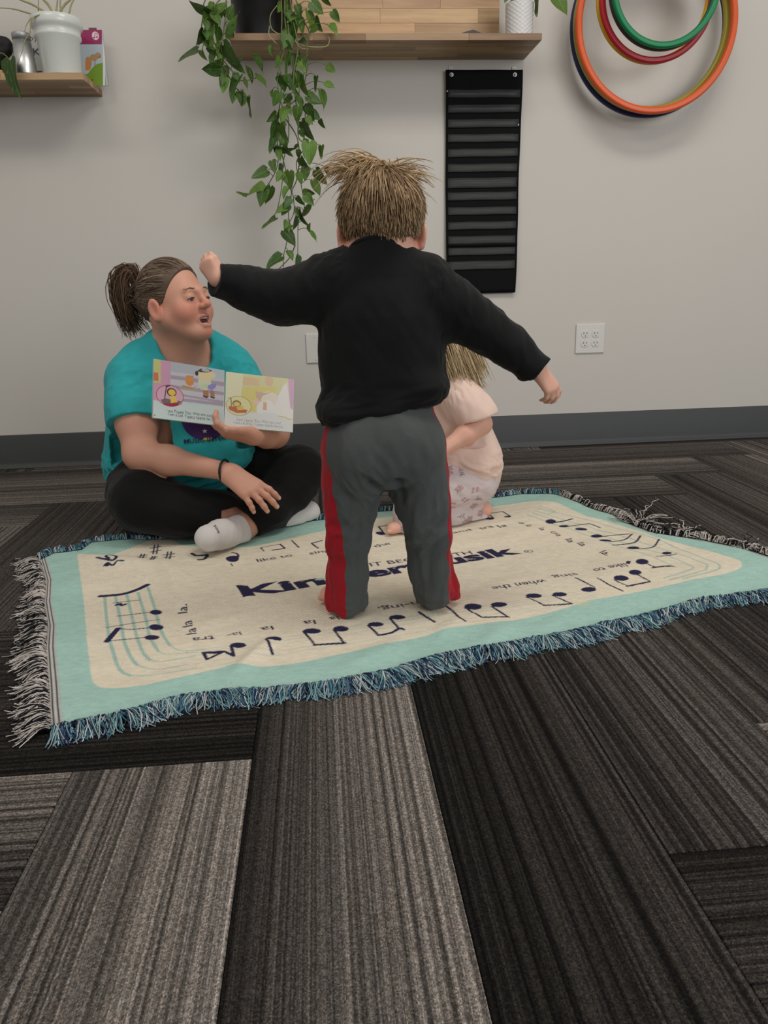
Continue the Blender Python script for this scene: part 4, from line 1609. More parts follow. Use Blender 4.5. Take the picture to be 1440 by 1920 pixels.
RH = rug_height(RX)
MINT, CREAM, NAVY, PALE = (0.345, 0.53, 0.465), (0.69, 0.615, 0.485), (0.024, 0.022, 0.060), (0.33, 0.47, 0.40)
cv = Canvas(RX[..., 0].min() - .01, RX[..., 1].min() - .01, RX[..., 0].max() + .01, RX[..., 1].max() + .01, 0.00125, MINT)
panel = [(147, 1037), (145, 1043), (150, 1075), (157, 1130), (163, 1200), (171, 1262), (180, 1279), (205, 1286), (260, 1283), (325, 1270), (400, 1252), (435, 1243), (460, 1247), (550, 1240), (640, 1222), (751, 1199), (862, 1174), (996, 1152), (1101, 1124), (1196, 1105), (1279, 1088), (1362, 1074), (1388, 1065), (1391, 1060), (1384, 1050), (1360, 1042), (1303, 1024), (1234, 1006), (1191, 992), (1137, 975), (1100, 966), (1072, 954), (1039, 942), (1003, 939), (956, 944), (900, 951), (820, 957), (744, 965), (694, 973), (614, 992), (499, 1016), (440, 1023), (350, 1022), (320, 1010), (285, 1011), (235, 1030), (200, 1041), (165, 1038)]
pp = catmull(np.array([fl2(*q) for q in panel + panel[:1]]), 400)
cv.poly(pp, CREAM)


def Z2(x, y):      # left detail crop
    return fl2(x * .3056, 990 + y * .3056)


def Z7(x, y):
    return fl2(x / 2, 960 + y / 2)


def Z8(x, y):
    return fl2(640 + x * .5556, 880 + y * .5556)


def Z9(x, y):
    return fl2(920 + x * .3611, 900 + y * .3611)


def Z3(x, y):
    return fl2(560 + x * .2361, 1060 + y * .2361)


def Z5(x, y):
    return fl2(560 + x * .3611, 580 + y * .3611)


def Z1(x, y):
    return fl2(180 + x * .3194, 780 + y * .3194)


def stroke(f, pts, w, col=NAVY, a=1.0, sm=True):
    q = np.array([f(*p) for p in pts])
    if sm and len(q) > 2:
        q = catmull(q, len(q) * 8)
    cv.line(q, w, col, a)


def head(f, c, rx, ry, col=NAVY):
    p, a, b = f(*c), f(c[0] + rx, c[1]), f(c[0], c[1] + ry)
    t = np.linspace(0, 2 * math.pi, 30, endpoint=False)
    cv.poly(p + np.cos(t)[:, None] * (a - p) + np.sin(t)[:, None] * (b - p), col)


# staff lines, left end
LS = [[(640, 405), (650, 520), (665, 640), (690, 740), (730, 850), (800, 890), (950, 890), (1200, 850)], [(705, 400), (735, 540), (760, 680), (800, 780), (840, 830), (960, 855), (1150, 825)],
      [(775, 390), (810, 540), (840, 660), (880, 760), (920, 800), (1000, 805), (1200, 770)], [(845, 385), (890, 530), (920, 660), (970, 750), (1030, 765), (1200, 750)], [(905, 350), (945, 470), (985, 610), (1040, 715), (1110, 745), (1250, 735)]]
for q in LS:
    stroke(Z2, q[:-2], .0065, PALE)
    stroke(Z2, q[-3:], .0035, PALE, .8)
# near staff runs on to the right end
for k in range(5):
    y0, y1 = [(855, 438), (825, 428), (775, 418), (752, 408), (735, 398)][k]
    a, b = Z2(1200, y0), Z8(860, y1 - 4)
    t = np.linspace(0, 1, 40)[:, None]
    q = a + (b - a) * t + np.array([0, 1]) * 0.004 * np.sin(t * 9 + k)
    cv.line(q, .0026, PALE, .45)
    a, b = fl2(440 + k * 4, 1022 + k * 8), fl2(1000 + k * 3, 944 + k * 7)
    q = a + (b - a) * t + np.array([0, 1]) * 0.003 * np.sin(t * 8 + k)
    cv.line(q, .0024, PALE, .45)
    a, b = fl2(180, 1052 + k * 2), fl2(440, 1026 + k * 7)
    cv.line(np.array([a, b]), .0022, PALE, .45)
for q in ([(250, 150), (450, 190), (640, 240), (830, 300), (1000, 360), (1150, 420), (1190, 450), (1160, 470), (1000, 505)], [(230, 160), (430, 215), (640, 275), (830, 330), (1000, 385), (1110, 430), (1120, 460), (1080, 475), (930, 510)],
          [(215, 170), (400, 225), (600, 290), (800, 350), (960, 400), (1040, 440), (1040, 460), (900, 500)], [(190, 180), (380, 240), (600, 315), (800, 380), (930, 430), (960, 445)], [(260, 140), (330, 160), (300, 175)]):
    stroke(Z9, q, .0048, PALE, .85)
# left column notes
stroke(Z2, [(615, 403), (700, 397), (780, 385), (850, 362), (903, 337)], .0135)
stroke(Z2, [(695, 447), (775, 438), (858, 430)], .003)
stroke(Z2, [(712, 460), (735, 452), (745, 462), (768, 455)], .008)
stroke(Z2, [(715, 525), (915, 502)], .003)
head(Z2, (955, 501), 38, 15)
stroke(Z2, [(650, 597), (800, 574), (975, 548)], .003)
stroke(Z2, [(722, 606), (655, 683)], .012)
stroke(Z2, [(725, 605), (800, 610), (915, 598)], .003)
head(Z2, (956, 594), 45, 17)
stroke(Z2, [(655, 682), (890, 655)], .0035)
head(Z2, (930, 657), 47, 18)
# top row: clef, sharps, rest, notes
stroke(Z2, [(595, 188), (640, 200), (700, 210), (715, 185), (680, 170), (650, 182), (670, 200)], .008)
stroke(Z2, [(640, 232), (660, 218), (690, 232), (720, 215), (758, 216)], .006)
head(Z2, (655, 228), 18, 8)
for (sx, sy, sz) in ((955, 125, 32), (872, 173, 27), (940, 187, 24), (1035, 165, 32)):
    for t in (-.33, .33):
        stroke(Z2, [(sx - sz, sy + t * sz + 4), (sx + sz, sy + t * sz - 6)], .0052)
        stroke(Z2, [(sx + t * sz + 4, sy - sz * .8), (sx + t * sz - 6, sy + sz * .8)], .0042)
stroke(Z2, [(1175, 150), (1200, 162), (1235, 160), (1272, 155), (1250, 178), (1215, 183)], .0085)
head(Z1, (800, 828), 40, 20)
stroke(Z1, [(835, 820), (828, 797), (798, 788)], .006)
stroke(Z1, [(790, 855), (800, 868)], .003)
stroke(Z1, [(965, 765), (985, 786)], .004)
stroke(Z1, [(965, 765), (1080, 748)], .0035, sm=False)
stroke(Z1, [(1080, 748), (1108, 770), (1035, 780)], .0055, sm=False)
stroke(Z1, [(1148, 726), (1190, 765)], .0045)
stroke(Z1, [(1302, 768), (1265, 742), (1325, 726)], .0055, sm=False)
head(Z5, (425, 1155), 26, 7)
stroke(Z5, [(440, 1152), (415, 1126), (512, 1112)], .0055, sm=False)
stroke(Z5, [(512, 1112), (520, 1120)], .0045)
head(Z5, (992, 1082), 24, 6)
stroke(Z5, [(1012, 1080), (985, 1055), (1060, 1047), (1098, 1072)], .0045, sm=False)
head(Z5, (1085, 1074), 20, 4)
# right column
head(Z9, (312, 210), 28, 10)
stroke(Z9, [(335, 214), (380, 207), (425, 196)], .0065)
head(Z9, (380, 234), 26, 7)
head(Z9, (470, 251), 32, 6)
stroke(Z9, [(400, 238), (510, 223), (570, 240)], .0055, sm=False)
head(Z9, (550, 285), 30, 9)
stroke(Z9, [(575, 290), (640, 282), (722, 278)], .005)
head(Z9, (595, 308), 32, 5)
stroke(Z9, [(620, 314), (695, 303), (735, 280)], .005)
stroke(Z9, [(635, 330), (740, 318), (778, 293)], .0055)
head(Z9, (740, 344), 32, 8)
stroke(Z9, [(770, 350), (840, 340), (875, 312)], .005)
head(Z9, (915, 373), 26, 8)
stroke(Z9, [(860, 391), (930, 385), (965, 378)], .004)
# near row (upside down from here)
stroke(Z7, [(760, 520), (840, 515), (775, 545), (765, 525)], .0065, sm=False)
head(Z7, (800, 519), 34, 5)
stroke(Z7, [(840, 515), (876, 532), (866, 492)], .0065, sm=False)
head(Z7, (893, 491), 30, 11)
head(Z7, (1027, 470), 30, 10)
stroke(Z7, [(997, 472), (1022, 525)], .006)
head(Z7, (1170, 436), 34, 10)
head(Z7, (1278, 428), 30, 10)
stroke(Z7, [(1138, 438), (1180, 487)], .005)
stroke(Z7, [(1252, 432), (1291, 482)], .005)
stroke(Z7, [(1178, 488), (1292, 481)], .0075)
head(Z3, (612, 447), 64, 18)
head(Z3, (782, 391), 64, 18)
stroke(Z3, [(553, 455), (635, 535)], .0055)
stroke(Z3, [(725, 400), (795, 480)], .0055)
stroke(Z3, [(635, 533), (730, 515), (800, 480), (835, 488)], .0075)
stroke(Z3, [(955, 355), (1080, 428)], .0065)
stroke(Z3, [(1165, 312), (1230, 350), (1280, 400), (1325, 432)], .0055)
head(Z8, (445, 456), 30, 9)
head(Z8, (532, 450), 28, 8)
stroke(Z8, [(418, 460), (475, 490)], .005)
stroke(Z8, [(508, 455), (562, 489)], .005)
stroke(Z8, [(473, 490), (565, 489)], .006)
head(Z8, (650, 420), 28, 8)
head(Z8, (737, 414), 25, 8)
stroke(Z8, [(625, 425), (686, 451)], .0045)
stroke(Z8, [(712, 418), (777, 446)], .0045)
stroke(Z8, [(684, 451), (778, 446)], .006)
head(Z8, (835, 397), 26, 8)
stroke(Z8, [(790, 360), (855, 390)], .0045)
stroke(Z8, [(864, 363), (950, 402)], .0045)
head(Z8, (945, 360), 26, 8)
head(Z8, (992, 342), 22, 7)
stroke(Z8, [(922, 366), (970, 386)], .0045)
stroke(Z8, [(1000, 348), (1040, 368)], .0045)
stroke(Z8, [(966, 386), (1040, 371)], .007)
head(Z8, (1015, 313), 22, 8)
stroke(Z8, [(1030, 318), (1060, 327), (1122, 323)], .0045, sm=False)
stroke(Z8, [(1050, 329), (1110, 321)], .006)
# the words
TX = [('like to', (483, 1050), (549, 1040), .022, 0), ('sing when', (581, 1037), (680, 1024), .020, 0), ('the', (704, 1023), (734, 1016), .021, 0), ('and', (850, 997), (886, 991), .017, 0), ('tra', (902, 990), (927, 985), .021, 0), ('la', (938, 986), (953, 983), .02, 0), ('la', (976, 980), (984, 979), .017, 0),
      ('la', (985, 982), (990, 986), .018, 0), ('la', (1008, 989), (1015, 993), .018, 0), ('tra', (1030, 995), (1046, 1004), .018, 0), ('la', (1059, 1009), (1068, 1015), .019, 0), ('la', (1081, 1017), (1091, 1023), .019, 0), ('la.', (1123, 1033), (1138, 1040), .02, 0),
      ('I', (1183, 1053), (1175, 1052), .020, 0), ('like to', (1169, 1056), (1110, 1064), .022, 0), ('sing', (1080, 1070), (1034, 1076), .020, 0), ('when the', (1021, 1083), (920, 1098), .020, 0), ('n-ing,', (783, 1124), (707, 1136), .021, 0), ('la', (632, 1150), (616, 1153), .019, 0), ('la', (590, 1157), (567, 1160), .020, 0), ('la', (510, 1168), (487, 1172), .020, 0), ('la-', (450, 1179), (424, 1184), .016, 0), ('tra', (401, 1186), (359, 1192), .024, 0),
      ('la', (368, 1183), (366, 1173), .020, 0), ('la', (361, 1170), (359, 1158), .020, 0), ('la.', (351, 1144), (350, 1128), .020, 0)]
for s_, a, b, h, bd in TX:
    cv.text(s_, fl2(*a), fl2(*b), h, NAVY, 0.012)
a, b = fl2(455, 1117), fl2(978, 1032.5)
upv = fl2(437, 1096) - fl2(455, 1117)
upk = upv * .4 + np.array([-(b - a)[1], (b - a)[0]]) * .06
at_ = lambda px: a + (b - a) * (px - 455) / 523
cv.text('Kin', at_(455), at_(600), .064, NAVY, 0.045, up=upk)
cv.text('d', at_(607), at_(668), .060, NAVY, 0.045, up=upk)
cv.text('ermusik', at_(674), at_(978), .056, NAVY, 0.045, up=upk)
cv.disc(fl2(600, 1083), .012, .007, PALE)
cv.text('LET IT BEGIN WITH', fl2(640, 1066.5), fl2(887, 1034), .023, NAVY, 0.012)
c0 = fl2(991, 1030)
cv.disc(c0, .011, .0125, NAVY)
cv.disc(c0, .0085, .010, CREAM)
cv.text('R', c0 + [-.004, -.006], c0 + [.005, -.004], .011, NAVY, 0.01)
cv.disc(fl2(1092, 1128), .018, .012, (.62, .53, .27), alpha=.35)
RC = cv.sample(RX[..., 0], RX[..., 1])
# selvage stripes along the two short edges, fleck in the cream
for (u0, u1, c) in ((0, .0028, (.02, .02, .03)), (.0028, .0052, (.5, .47, .43)), (.0052, .0078, (.02, .02, .03)), (.0078, .0102, (.5, .48, .44)), (.0102, .0125, (.03, .03, .04)), (.0125, .015, (.42, .45, .42))):
    m_ = (U >= u0) & (U < u1)
    RC[m_] = c
    RC[(1 - U >= u0 * .6) & (1 - U < u1 * .6)] = c
RC[(W_ < .004)] = (.03, .06, .10)
RC[(W_ > .996)] = (.05, .10, .14)
fleck = rng.random(RC.shape[:2])
RC = RC * (1 + (vnoise(np.concatenate([RX * [90, 220], np.zeros(RX.shape[:2] + (1,))], -1)) * 0.07)[..., None])
RC[fleck > .9985] *= .7
top_ = np.concatenate([RX, RH[..., None]], -1).reshape(-1, 3)
i, j = np.meshgrid(np.arange(NV - 1), np.arange(NU - 1), indexing='ij')
a = (i * NU + j).ravel()
F = np.stack([a, a + 1, a + NU + 1, a + NU], 1)
# thin underside from a coarser copy of the border
rim = np.r_[np.arange(NU), np.arange(1, NV) * NU + NU - 1, (NV - 1) * NU + np.arange(NU - 2, -1, -1), np.arange(NV - 2, 0, -1) * NU]
Vb = top_[rim].copy()
Vb[:, 2] = 0.0008
nb = len(top_)
k = np.arange(len(rim))
F = np.vstack([F, np.stack([rim, nb + k, nb + (k + 1) % len(rim), rim[(k + 1) % len(rim)]], 1)])
rug_c = top_.mean(0) * [1, 1, 0]
rug = thing('rug', rug_c, 'mint and cream woven music rug with navy notes, lettering and fringed edges on the carpet', 'rug')
obj('cloth', np.vstack([top_, Vb]), F, 'rug', rug, True, np.vstack([RC.reshape(-1, 3), np.tile(MINT, (len(rim), 1))]))


def fringe(edge, hts, inward, n, L, palette, lift, curlz, spread=0.5, rad=.0012, skip=None):
    """tufts of yarn tied along an edge (edge: polyline xy)"""
    K = 7
    e = resample(edge, 2000)
    T = np.gradient(e, axis=0)
    T /= np.linalg.norm(T, axis=1)[:, None]
    out = np.stack([T[:, 1], -T[:, 0]], 1)
    if (out[1000] @ (e[1000] - inward)) < 0:
        out = -out
    idx = np.sort(rng.integers(0, 2000, n))
    tuft = vnoise(np.stack([idx / 18.0, np.zeros(n), np.full(n, L * 100)], 1))
    sw = vnoise(np.stack([idx / 70.0, np.full(n, 5.0), np.full(n, L * 100)], 1))
    ang = (sw * 0.8 + tuft * 0.5) * spread + rng.normal(0, .28, n) * spread
    ln = L * (1 + .25 * sw + rng.normal(0, .14, n))
    b = e[idx]
    d = out[idx] * np.cos(ang)[:, None] + T[idx] * np.sin(ang)[:, None]
    d2 = out[idx] * np.cos(ang * 1.8)[:, None] + T[idx] * np.sin(ang * 1.8 + rng.normal(0, .5, n))[:, None]
    t = np.linspace(0, 1, K)
    pts = np.zeros((n, K, 3))
    for q in range(K):
        pts[:, q, :2] = b - d * .003 + (d * t[q] * (1 - .5 * t[q]) + d2 * .5 * t[q] ** 2) * ln[:, None] + rng.normal(0, .0016, (n, 2)) * t[q]
        h0 = hts[idx] + .001
        arch = lift * np.sin(math.pi * min(1, t[q] * 1.15 + .08)) * (0.35 + .9 * rng.random(n) ** 1.3 if q == 0 else 1)
        pts[:, q, 2] = h0 * (1 - t[q]) + .0022 + arch * wgt if q else h0 + .0008
        if q == 0:
            wgt = 0.3 + rng.random(n) * 1.0
    pts[:, :, 2] = np.maximum(pts[:, :, 2], .0018)
    ci = rng.integers(0, len(palette), n)
    cols = np.array(palette)[ci] * rng.uniform(.8, 1.15, (n, 1))
    return strands(pts, rad, rad * .75, cols)


BLUES = [(.40, .47, .47), (.20, .36, .37), (.06, .17, .23), (.025, .035, .09), (.50, .52, .52), (.06, .13, .20), (.15, .30, .33), (.02, .025, .06)]
OLD = [(.52, .60, .60), (.30, .55, .55), (.10, .30, .38), (.03, .05, .15), (.55, .58, .57), (.09, .22, .32), (.22, .45, .48), (.03, .04, .10)]
BW = [(.56, .51, .46), (.50, .45, .41), (.014, .014, .016), (.58, .53, .49), (.014, .014, .016), (.012, .012, .014)]
ctr = rug_c[:2]
for edge, hts, n, L, pal, lift, spr, rd in ((eb, RH[0], 3600, .046, BLUES, .008, .8, .0011), (el, RH[:, 0], 1900, .050, BW, .007, .7, .0011), (et, RH[-1], 1100, .030, BLUES, .012, .9, .0013), (er, RH[:, -1], 700, .036, BW, .013, 1.0, .0014)):
    V, F, C = fringe(edge, np.interp(np.linspace(0, 1, 2000), np.linspace(0, 1, len(hts)), hts), ctr, n, L, pal, lift, 0, spr, rd)
    obj('fringe', V, F, 'yarn', rug, True, C, kind='stuff')
# two loose tangles of fringe on the far right edge
for (pa, n, L) in (((1195, 984), 90, .09), ((1285, 1002), 40, .06), ((1400, 1030), 30, .05)):
    b = FL(*pa, .008)
    K = 7
    pts = np.zeros((n, K, 3))
    out = nrm(np.array([.55, .45, 0]))
    for q in range(n):
        a_ = rng.uniform(-1.9, 1.6)
        d = np.array([math.cos(a_) * out[0] - math.sin(a_) * out[1], math.sin(a_) * out[0] + math.cos(a_) * out[1], 0])
        up_ = max(0, rng.normal(.25, .35))
        ln = L * rng.uniform(.5, 1.0)
        for k in range(K):
            t = k / (K - 1)
            pts[q, k] = b + rng.normal(0, .004, 3) * [1, 1, .3] + d * ln * t + np.array([0, 0, ln * (up_ * t * (1.3 - .7 * t))])
    pts[:, :, 2] = np.maximum(pts[:, :, 2], .004)
    V, F, C = strands(pts, .0013, .001, np.array(BW)[rng.integers(0, 5, n)])
    obj('fringe_tangle', V, F, 'yarn', rug, True, C, kind='stuff')

# ================================================================== PEOPLE
SKIN_W, SKIN_C = np.array([.60, .305, .215]), np.array([.66, .36, .265])


class Frame:
    def __init__(s, o, F, U, sc):
        s.o = np.asarray(o, float)
        s.F = nrm(F)
        s.R = nrm(np.cross(s.F, U))
        s.U = np.cross(s.R, s.F)
        s.s = sc
        s.rot = np.stack([s.R, s.F, s.U])

    def __call__(s, x, y, z):
        return s.o + s.s * (x * s.R + y * s.F + z * s.U)

    def loc(s, V):
        return (V - s.o) @ s.rot.T / s.s


def add_head(S, fr, skull=1.0, mouth_open=0.0, young=False):
    s = fr.s
    E = lambda c, r, k=.02, op='add': S.ell(fr(*c), np.array(r) * s, fr.rot, k * s, op)
    C = lambda a, b, ra, rb, k=.02, op='add': S.cone(fr(*a), fr(*b), ra * s, rb * s, k * s, op)
    q = skull
    E((0, -.018, .04 if young else .046), (.077 * q, .095 * q, (.084 if young else .090) * q), .02)
    E((0, .028, -.012), (.063, .062, .082 if not young else .074), .03)
    for x in (-1, 1):
        C((x * .054, .004, -.034), (x * .024, .060, -.083), .022, .018, .03)
        E((x * .040, .058, -.024), (.027, .026, .028), .022)
        C((x * .034, .081, .029), (0, .088, .026), .010, .010, .016)
    E((0, .071, -.086), (.021, .019, .018), .022)
    C((0, .086, .022), (0, .108, -.010), .008, .0095, .012)
    E((0, .1105, -.0145), (.0110, .0105, .0100), .008)
    for x in (-1, 1):
        E((x * .0115, .0985, -.0175), (.0075, .010, .0075), .007)
        E((x * .032, .099, .0125), (.017, .012, .0100), .012, 'sub')
        E((x * .0315, .0762, .0126), (.0170, .0160, .0120), .005)
        E((x * .0315, .0745, .0040), (.0160, .0135, .0070), .006)
    # lips and mouth
    o = mouth_open
    C((-.024, .078, -.0485), (-.008, .0925, -.0435), .0042, .0050, .006)
    C((.024, .078, -.0485), (.008, .0925, -.0435), .0042, .0050, .006)
    C((-.008, .0925, -.0435), (.008, .0925, -.0435), .0050, .0050, .006)
    C((-.023, .0775, -.051), (-.009, .0895, -.0545 - o), .0042, .0056, .006)
    C((.023, .0775, -.051), (.009, .0895, -.0545 - o), .0042, .0056, .006)
    C((-.009, .0895, -.0545 - o), (.009, .0895, -.0545 - o), .0056, .0056, .006)
    if o > 0:
        E((0, .094, -.0495 - o * .5), (.0195, .022, .0020 + o * .52), .003, 'sub')
    # ears
    for x in (-1, 1):
        e = fr(x * .0845 * (1.05 if young else 1), -.010, .000)
        out = nrm(x * fr.R * 1.0 + fr.F * (.65 if young else .30))
        fw = nrm(fr.F + x * fr.R * .45 * 1.0)
        rr = np.stack([out, nrm(np.cross(fr.U, out)), fr.U])
        S.ell(e, np.array([.0070, .0185, .031]) * s, rr, .007 * s)
        S.ell(e + out * .0075 * s - rr[1] * 0, np.array([.006, .0105, .019]) * s, rr, .004 * s, 'sub')
        S.ell(e - fr.U * .026 * s, np.array([.006, .009, .010]) * s, rr, .006 * s)


def skin_cols(V, fr, base, redness=1.0):
    L = fr.loc(V)
    C = np.tile(base, (len(V), 1))

    def m(c, r):
        d = np.linalg.norm((L - np.array(c)) / np.array(r), axis=1)
        return np.clip(1.4 - d, 0, 1)[:, None]

    red = base * np.array([1.05, .66, .62])
    for c, r in (((.045, .06, -.022), (.032, .05, .028)), ((-.045, .06, -.022), (.032, .05, .028)), ((0, .11, -.012), (.017, .03, .018)), ((0, .075, -.085), (.02, .03, .015)), ((.08, -.008, 0), (.02, .025, .034)), ((-.08, -.008, 0), (.02, .025, .034))):
        C = C + (red - C) * m(c, r) * .6 * redness
    lip = np.array([.42, .13, .12])
    w = m((0, .090, -.052), (.023, .02, .0135)) * (np.abs(L[:, 0:1]) < .026)
    C = C + (lip - C) * np.clip(w * 1.3, 0, .8)
    return C


def face_parts(fr, parent, brow_col, lid=0.7, mouth_open=0.0, iris='iris', lashes=True):
    for x in (-1, 1):
        V, F = sphere(fr(x * .0315, .0768, .0112), .0137 * fr.s, fr.rot)
        eye = obj('eye', V, F, 'eye_white', parent)
        V, F = sphere(fr(x * .0315 + x * .001, .0795, .0085), .0118 * fr.s, fr.rot, cap=.55)
        obj('iris', V, F, iris, eye)
        # lash line along the lid edge
        pts = [fr(x * .0315 + .0150 * t, .0768 + .0152 * math.sqrt(max(0.02, 1 - (t * .95) ** 2)), .0112 - .0025 + .004 * (1 - t * t) - lid * .0055) for t in np.linspace(-1, 1, 12)]
        V, F = tube(pts, .0009 * fr.s, 5)
        obj('lash_line', V, F, 'tie', parent)
        pts = np.array([[fr(x * (.0315 + .019 * t), .0860 + .0075 * (1 - (t + .4) ** 2 * .9), .0315 + .0035 * (1 - (t - .1) ** 2) + .001 * rng.normal())] for t in np.linspace(-1, 1, 14)]).reshape(-1, 3)
        V, F = tube(pts, np.linspace(.0024, .0009, 14) * fr.s, 5)
        obj('eyebrow', V, F, brow_col, parent)
    if mouth_open > 0:
        V, F = sphere((0, 0, 0), 1, None)
        V = np.array(V)
        V = np.array([fr(v[0] * .0205, .0765 + v[1] * .010, -.0495 - mouth_open * .5 + v[2] * (.003 + mouth_open * .55)) for v in V])
        obj('mouth', V, F, 'mouth', parent)
        mb = MB()
        for k in range(-4, 4):
            a = (k + .5) / 4.5
            c = fr(.0150 * a, .0915 - .0085 * a * a, -.0478)
            b = Frame(c, fr.F - fr.R * a * -.6, fr.U, fr.s)
            V, F = box((-.0019, -.002, -.0034), (.0019, .0008, .002), .0006)
            mb.add([b(*v) for v in V], F)
        mb.build('teeth', 'teeth', parent)
        mb = MB()
        for k in range(-3, 3):
            a = (k + .5) / 4.5
            c = fr(.014 * a, .0885 - .0075 * a * a, -.0525 - mouth_open * .85)
            b = Frame(c, fr.F - fr.R * a * -.6, fr.U, fr.s)
            V, F = box((-.0014, -.002, -.002), (.0014, .0008, .0022), .0005)
            mb.add([b(*v) for v in V], F)
        mb.build('teeth', 'teeth', parent)


def sphere(c, r, rot=None, n=20, m=12, cap=None):
    V, F = [], []
    lim = math.pi * (cap if cap else 1)
    for i in range(m + 1):
        th = lim * i / m
        for j in range(n):
            ph = 2 * math.pi * j / n
            p = np.array([math.sin(th) * math.cos(ph), math.cos(th), math.sin(th) * math.sin(ph)])
            if rot is not None:
                p = p[0] * rot[0] + p[1] * rot[1] + p[2] * rot[2]
            V.append(np.asarray(c) + r * p)
    for i in range(m):
        for j in range(n):
            F.append((i * n + j, (i + 1) * n + j, (i + 1) * n + (j + 1) % n, i * n + (j + 1) % n)[::-1])
    return V, F


def rotv(v, ax, deg):
    ax = nrm(ax)
    a = R(deg)
    return v * math.cos(a) + np.cross(ax, v) * math.sin(a) + ax * (ax @ v) * (1 - math.cos(a))


def add_hand(S, W, d, n, s=1.0, left=False, curl=((15, 25, 15),) * 4, spread=5.0, thumb=(35, 20, 15), tdown=0.25, fat=1.0):
    """W wrist, d towards the fingers, n back of the hand; returns finger tips with their nail normals"""
    d = nrm(d)
    n = nrm(np.asarray(n, float) - d * np.dot(n, d))
    t = np.cross(n, d) * (-1 if left else 1)      # thumb side
    W = np.asarray(W, float)
    tips = []
    Ls = (.070, .078, .072, .056)
    for i in range(4):
        off = (.030 - .0195 * i) * s
        K = W + d * (.090, .094, .089, .080)[i] * s + t * off - n * (.001, 0, .001, .004)[i] * s
        S.cone(W + d * .012 * s + t * off * .55, K, .0165 * s * fat, .0112 * s * fat, .016 * s)
        di = rotv(d, n, (spread * (1.3 - i)) * (1 if not left else -1) * (1 if True else 1))
        p, v, nn = K, di, n
        rr = np.array([.0100, .0092, .0083, .0070]) * s * fat * (1, 1.02, .98, .88)[i]
        for j in range(3):
            ax = np.cross(v, nn)
            v2 = rotv(v, ax, -curl[i][j])
            nn = rotv(nn, ax, -curl[i][j])
            v = v2
            q = p + v * Ls[i] * s * (.46, .30, .24)[j]
            S.cone(p, q, rr[j], rr[j + 1], .0035 * s)
            if j < 2:
                S.ell(q + nn * .0005, np.full(3, rr[j + 1] * 1.04), None, .003 * s)
            p = q
        tips.append((p, v, nn, rr[3]))
    B = W + d * .020 * s + t * .020 * s - n * .006 * s
    v = nrm(d * math.cos(R(thumb[0])) + t * math.sin(R(thumb[0])) - n * tdown)
    p = B
    rr = np.array([.0150, .0115, .0102, .0082]) * s * fat
    ax = nrm(np.cross(t, d) if True else n)
    ax = np.cross(v, d)
    for j, L in enumerate((.042, .032, .026)):
        if j:
            v = rotv(v, ax, thumb[j])
        q = p + v * L * s
        S.cone(p, q, rr[j], rr[j + 1], (.016, .005, .004)[j] * s)
        p = q
    tips.append((p, v, nrm(n + t * .6 - v * np.dot(n + t * .6, v)), rr[3]))
    return tips


def nails(tips, parent, s=1.0):
    for p, v, n, r in tips:
        x = np.cross(v, n)
        V, F = [], []
        for i in range(5):
            for j in range(5):
                u, w = (j / 4 - .5) * 2, i / 4
                wd = r * .72 * (1 if w < .8 else .8)
                V.append(p + v * (r * (-.55 + 1.25 * w)) + x * u * wd + n * (r * (1.0 - .32 * u * u) + .0003 - (.0012 * s if w > .9 else 0) - r * .25 * w * w))
        for i in range(4):
            for j in range(4):
                a = i * 5 + j
                F.append((a, a + 1, a + 6, a + 5))
        obj('fingernail', V, F, 'nail', parent)


M['nail'] = simple('fingernail', (.66, .40, .32, 1), .3, .03)
M['brow'] = simple('brow_hair', (.16, .095, .06, 1), .7, .2)
M['brow_fair'] = simple('brow_fair', (.35, .22, .12, 1), .7, .2)


def comb(roots, flow, center, radii, rot, n, step, lift, stiff=0.75):
    """grow strands from roots over an ellipsoid following flow(p, k) while staying outside it"""
    p = np.asarray(roots, float).copy()
    S_ = len(p)
    out = [p.copy()]
    v = flow(p, 0)
    for k in range(1, n):
        f = flow(p, k)
        v = v * stiff + f * (1 - stiff)
        v /= np.linalg.norm(v, axis=1, keepdims=True) + 1e-9
        p = p + v * (step[:, None] if np.ndim(step) else step)
        L = (p - center) @ rot.T / radii
        q = np.linalg.norm(L, axis=1)
        tgt = 1.0 + (lift[:, None] if np.ndim(lift) else np.full((S_, 1), lift))[:, 0] * min(1, k / 3)
        m = q < tgt
        L[m] *= (tgt[m] / q[m])[:, None]
        p = center + (L * radii) @ rot
        out.append(p.copy())
    return np.stack(out, 1)


def sprinkle(n, center, radii, rot, keep):
    pts = []
    while len(pts) < n:
        v = rng.normal(size=(n * 3, 3))
        v /= np.linalg.norm(v, axis=1, keepdims=True)
        v = v[keep(v * radii)]
        pts += list(v)
    v = np.array(pts[:n])
    return center + (v * radii) @ rot, v


def hair_cols(n, a, b, pw=1.0):
    t = rng.random(n)[:, None] ** pw
    return np.array(a) * (1 - t) + np.array(b) * t


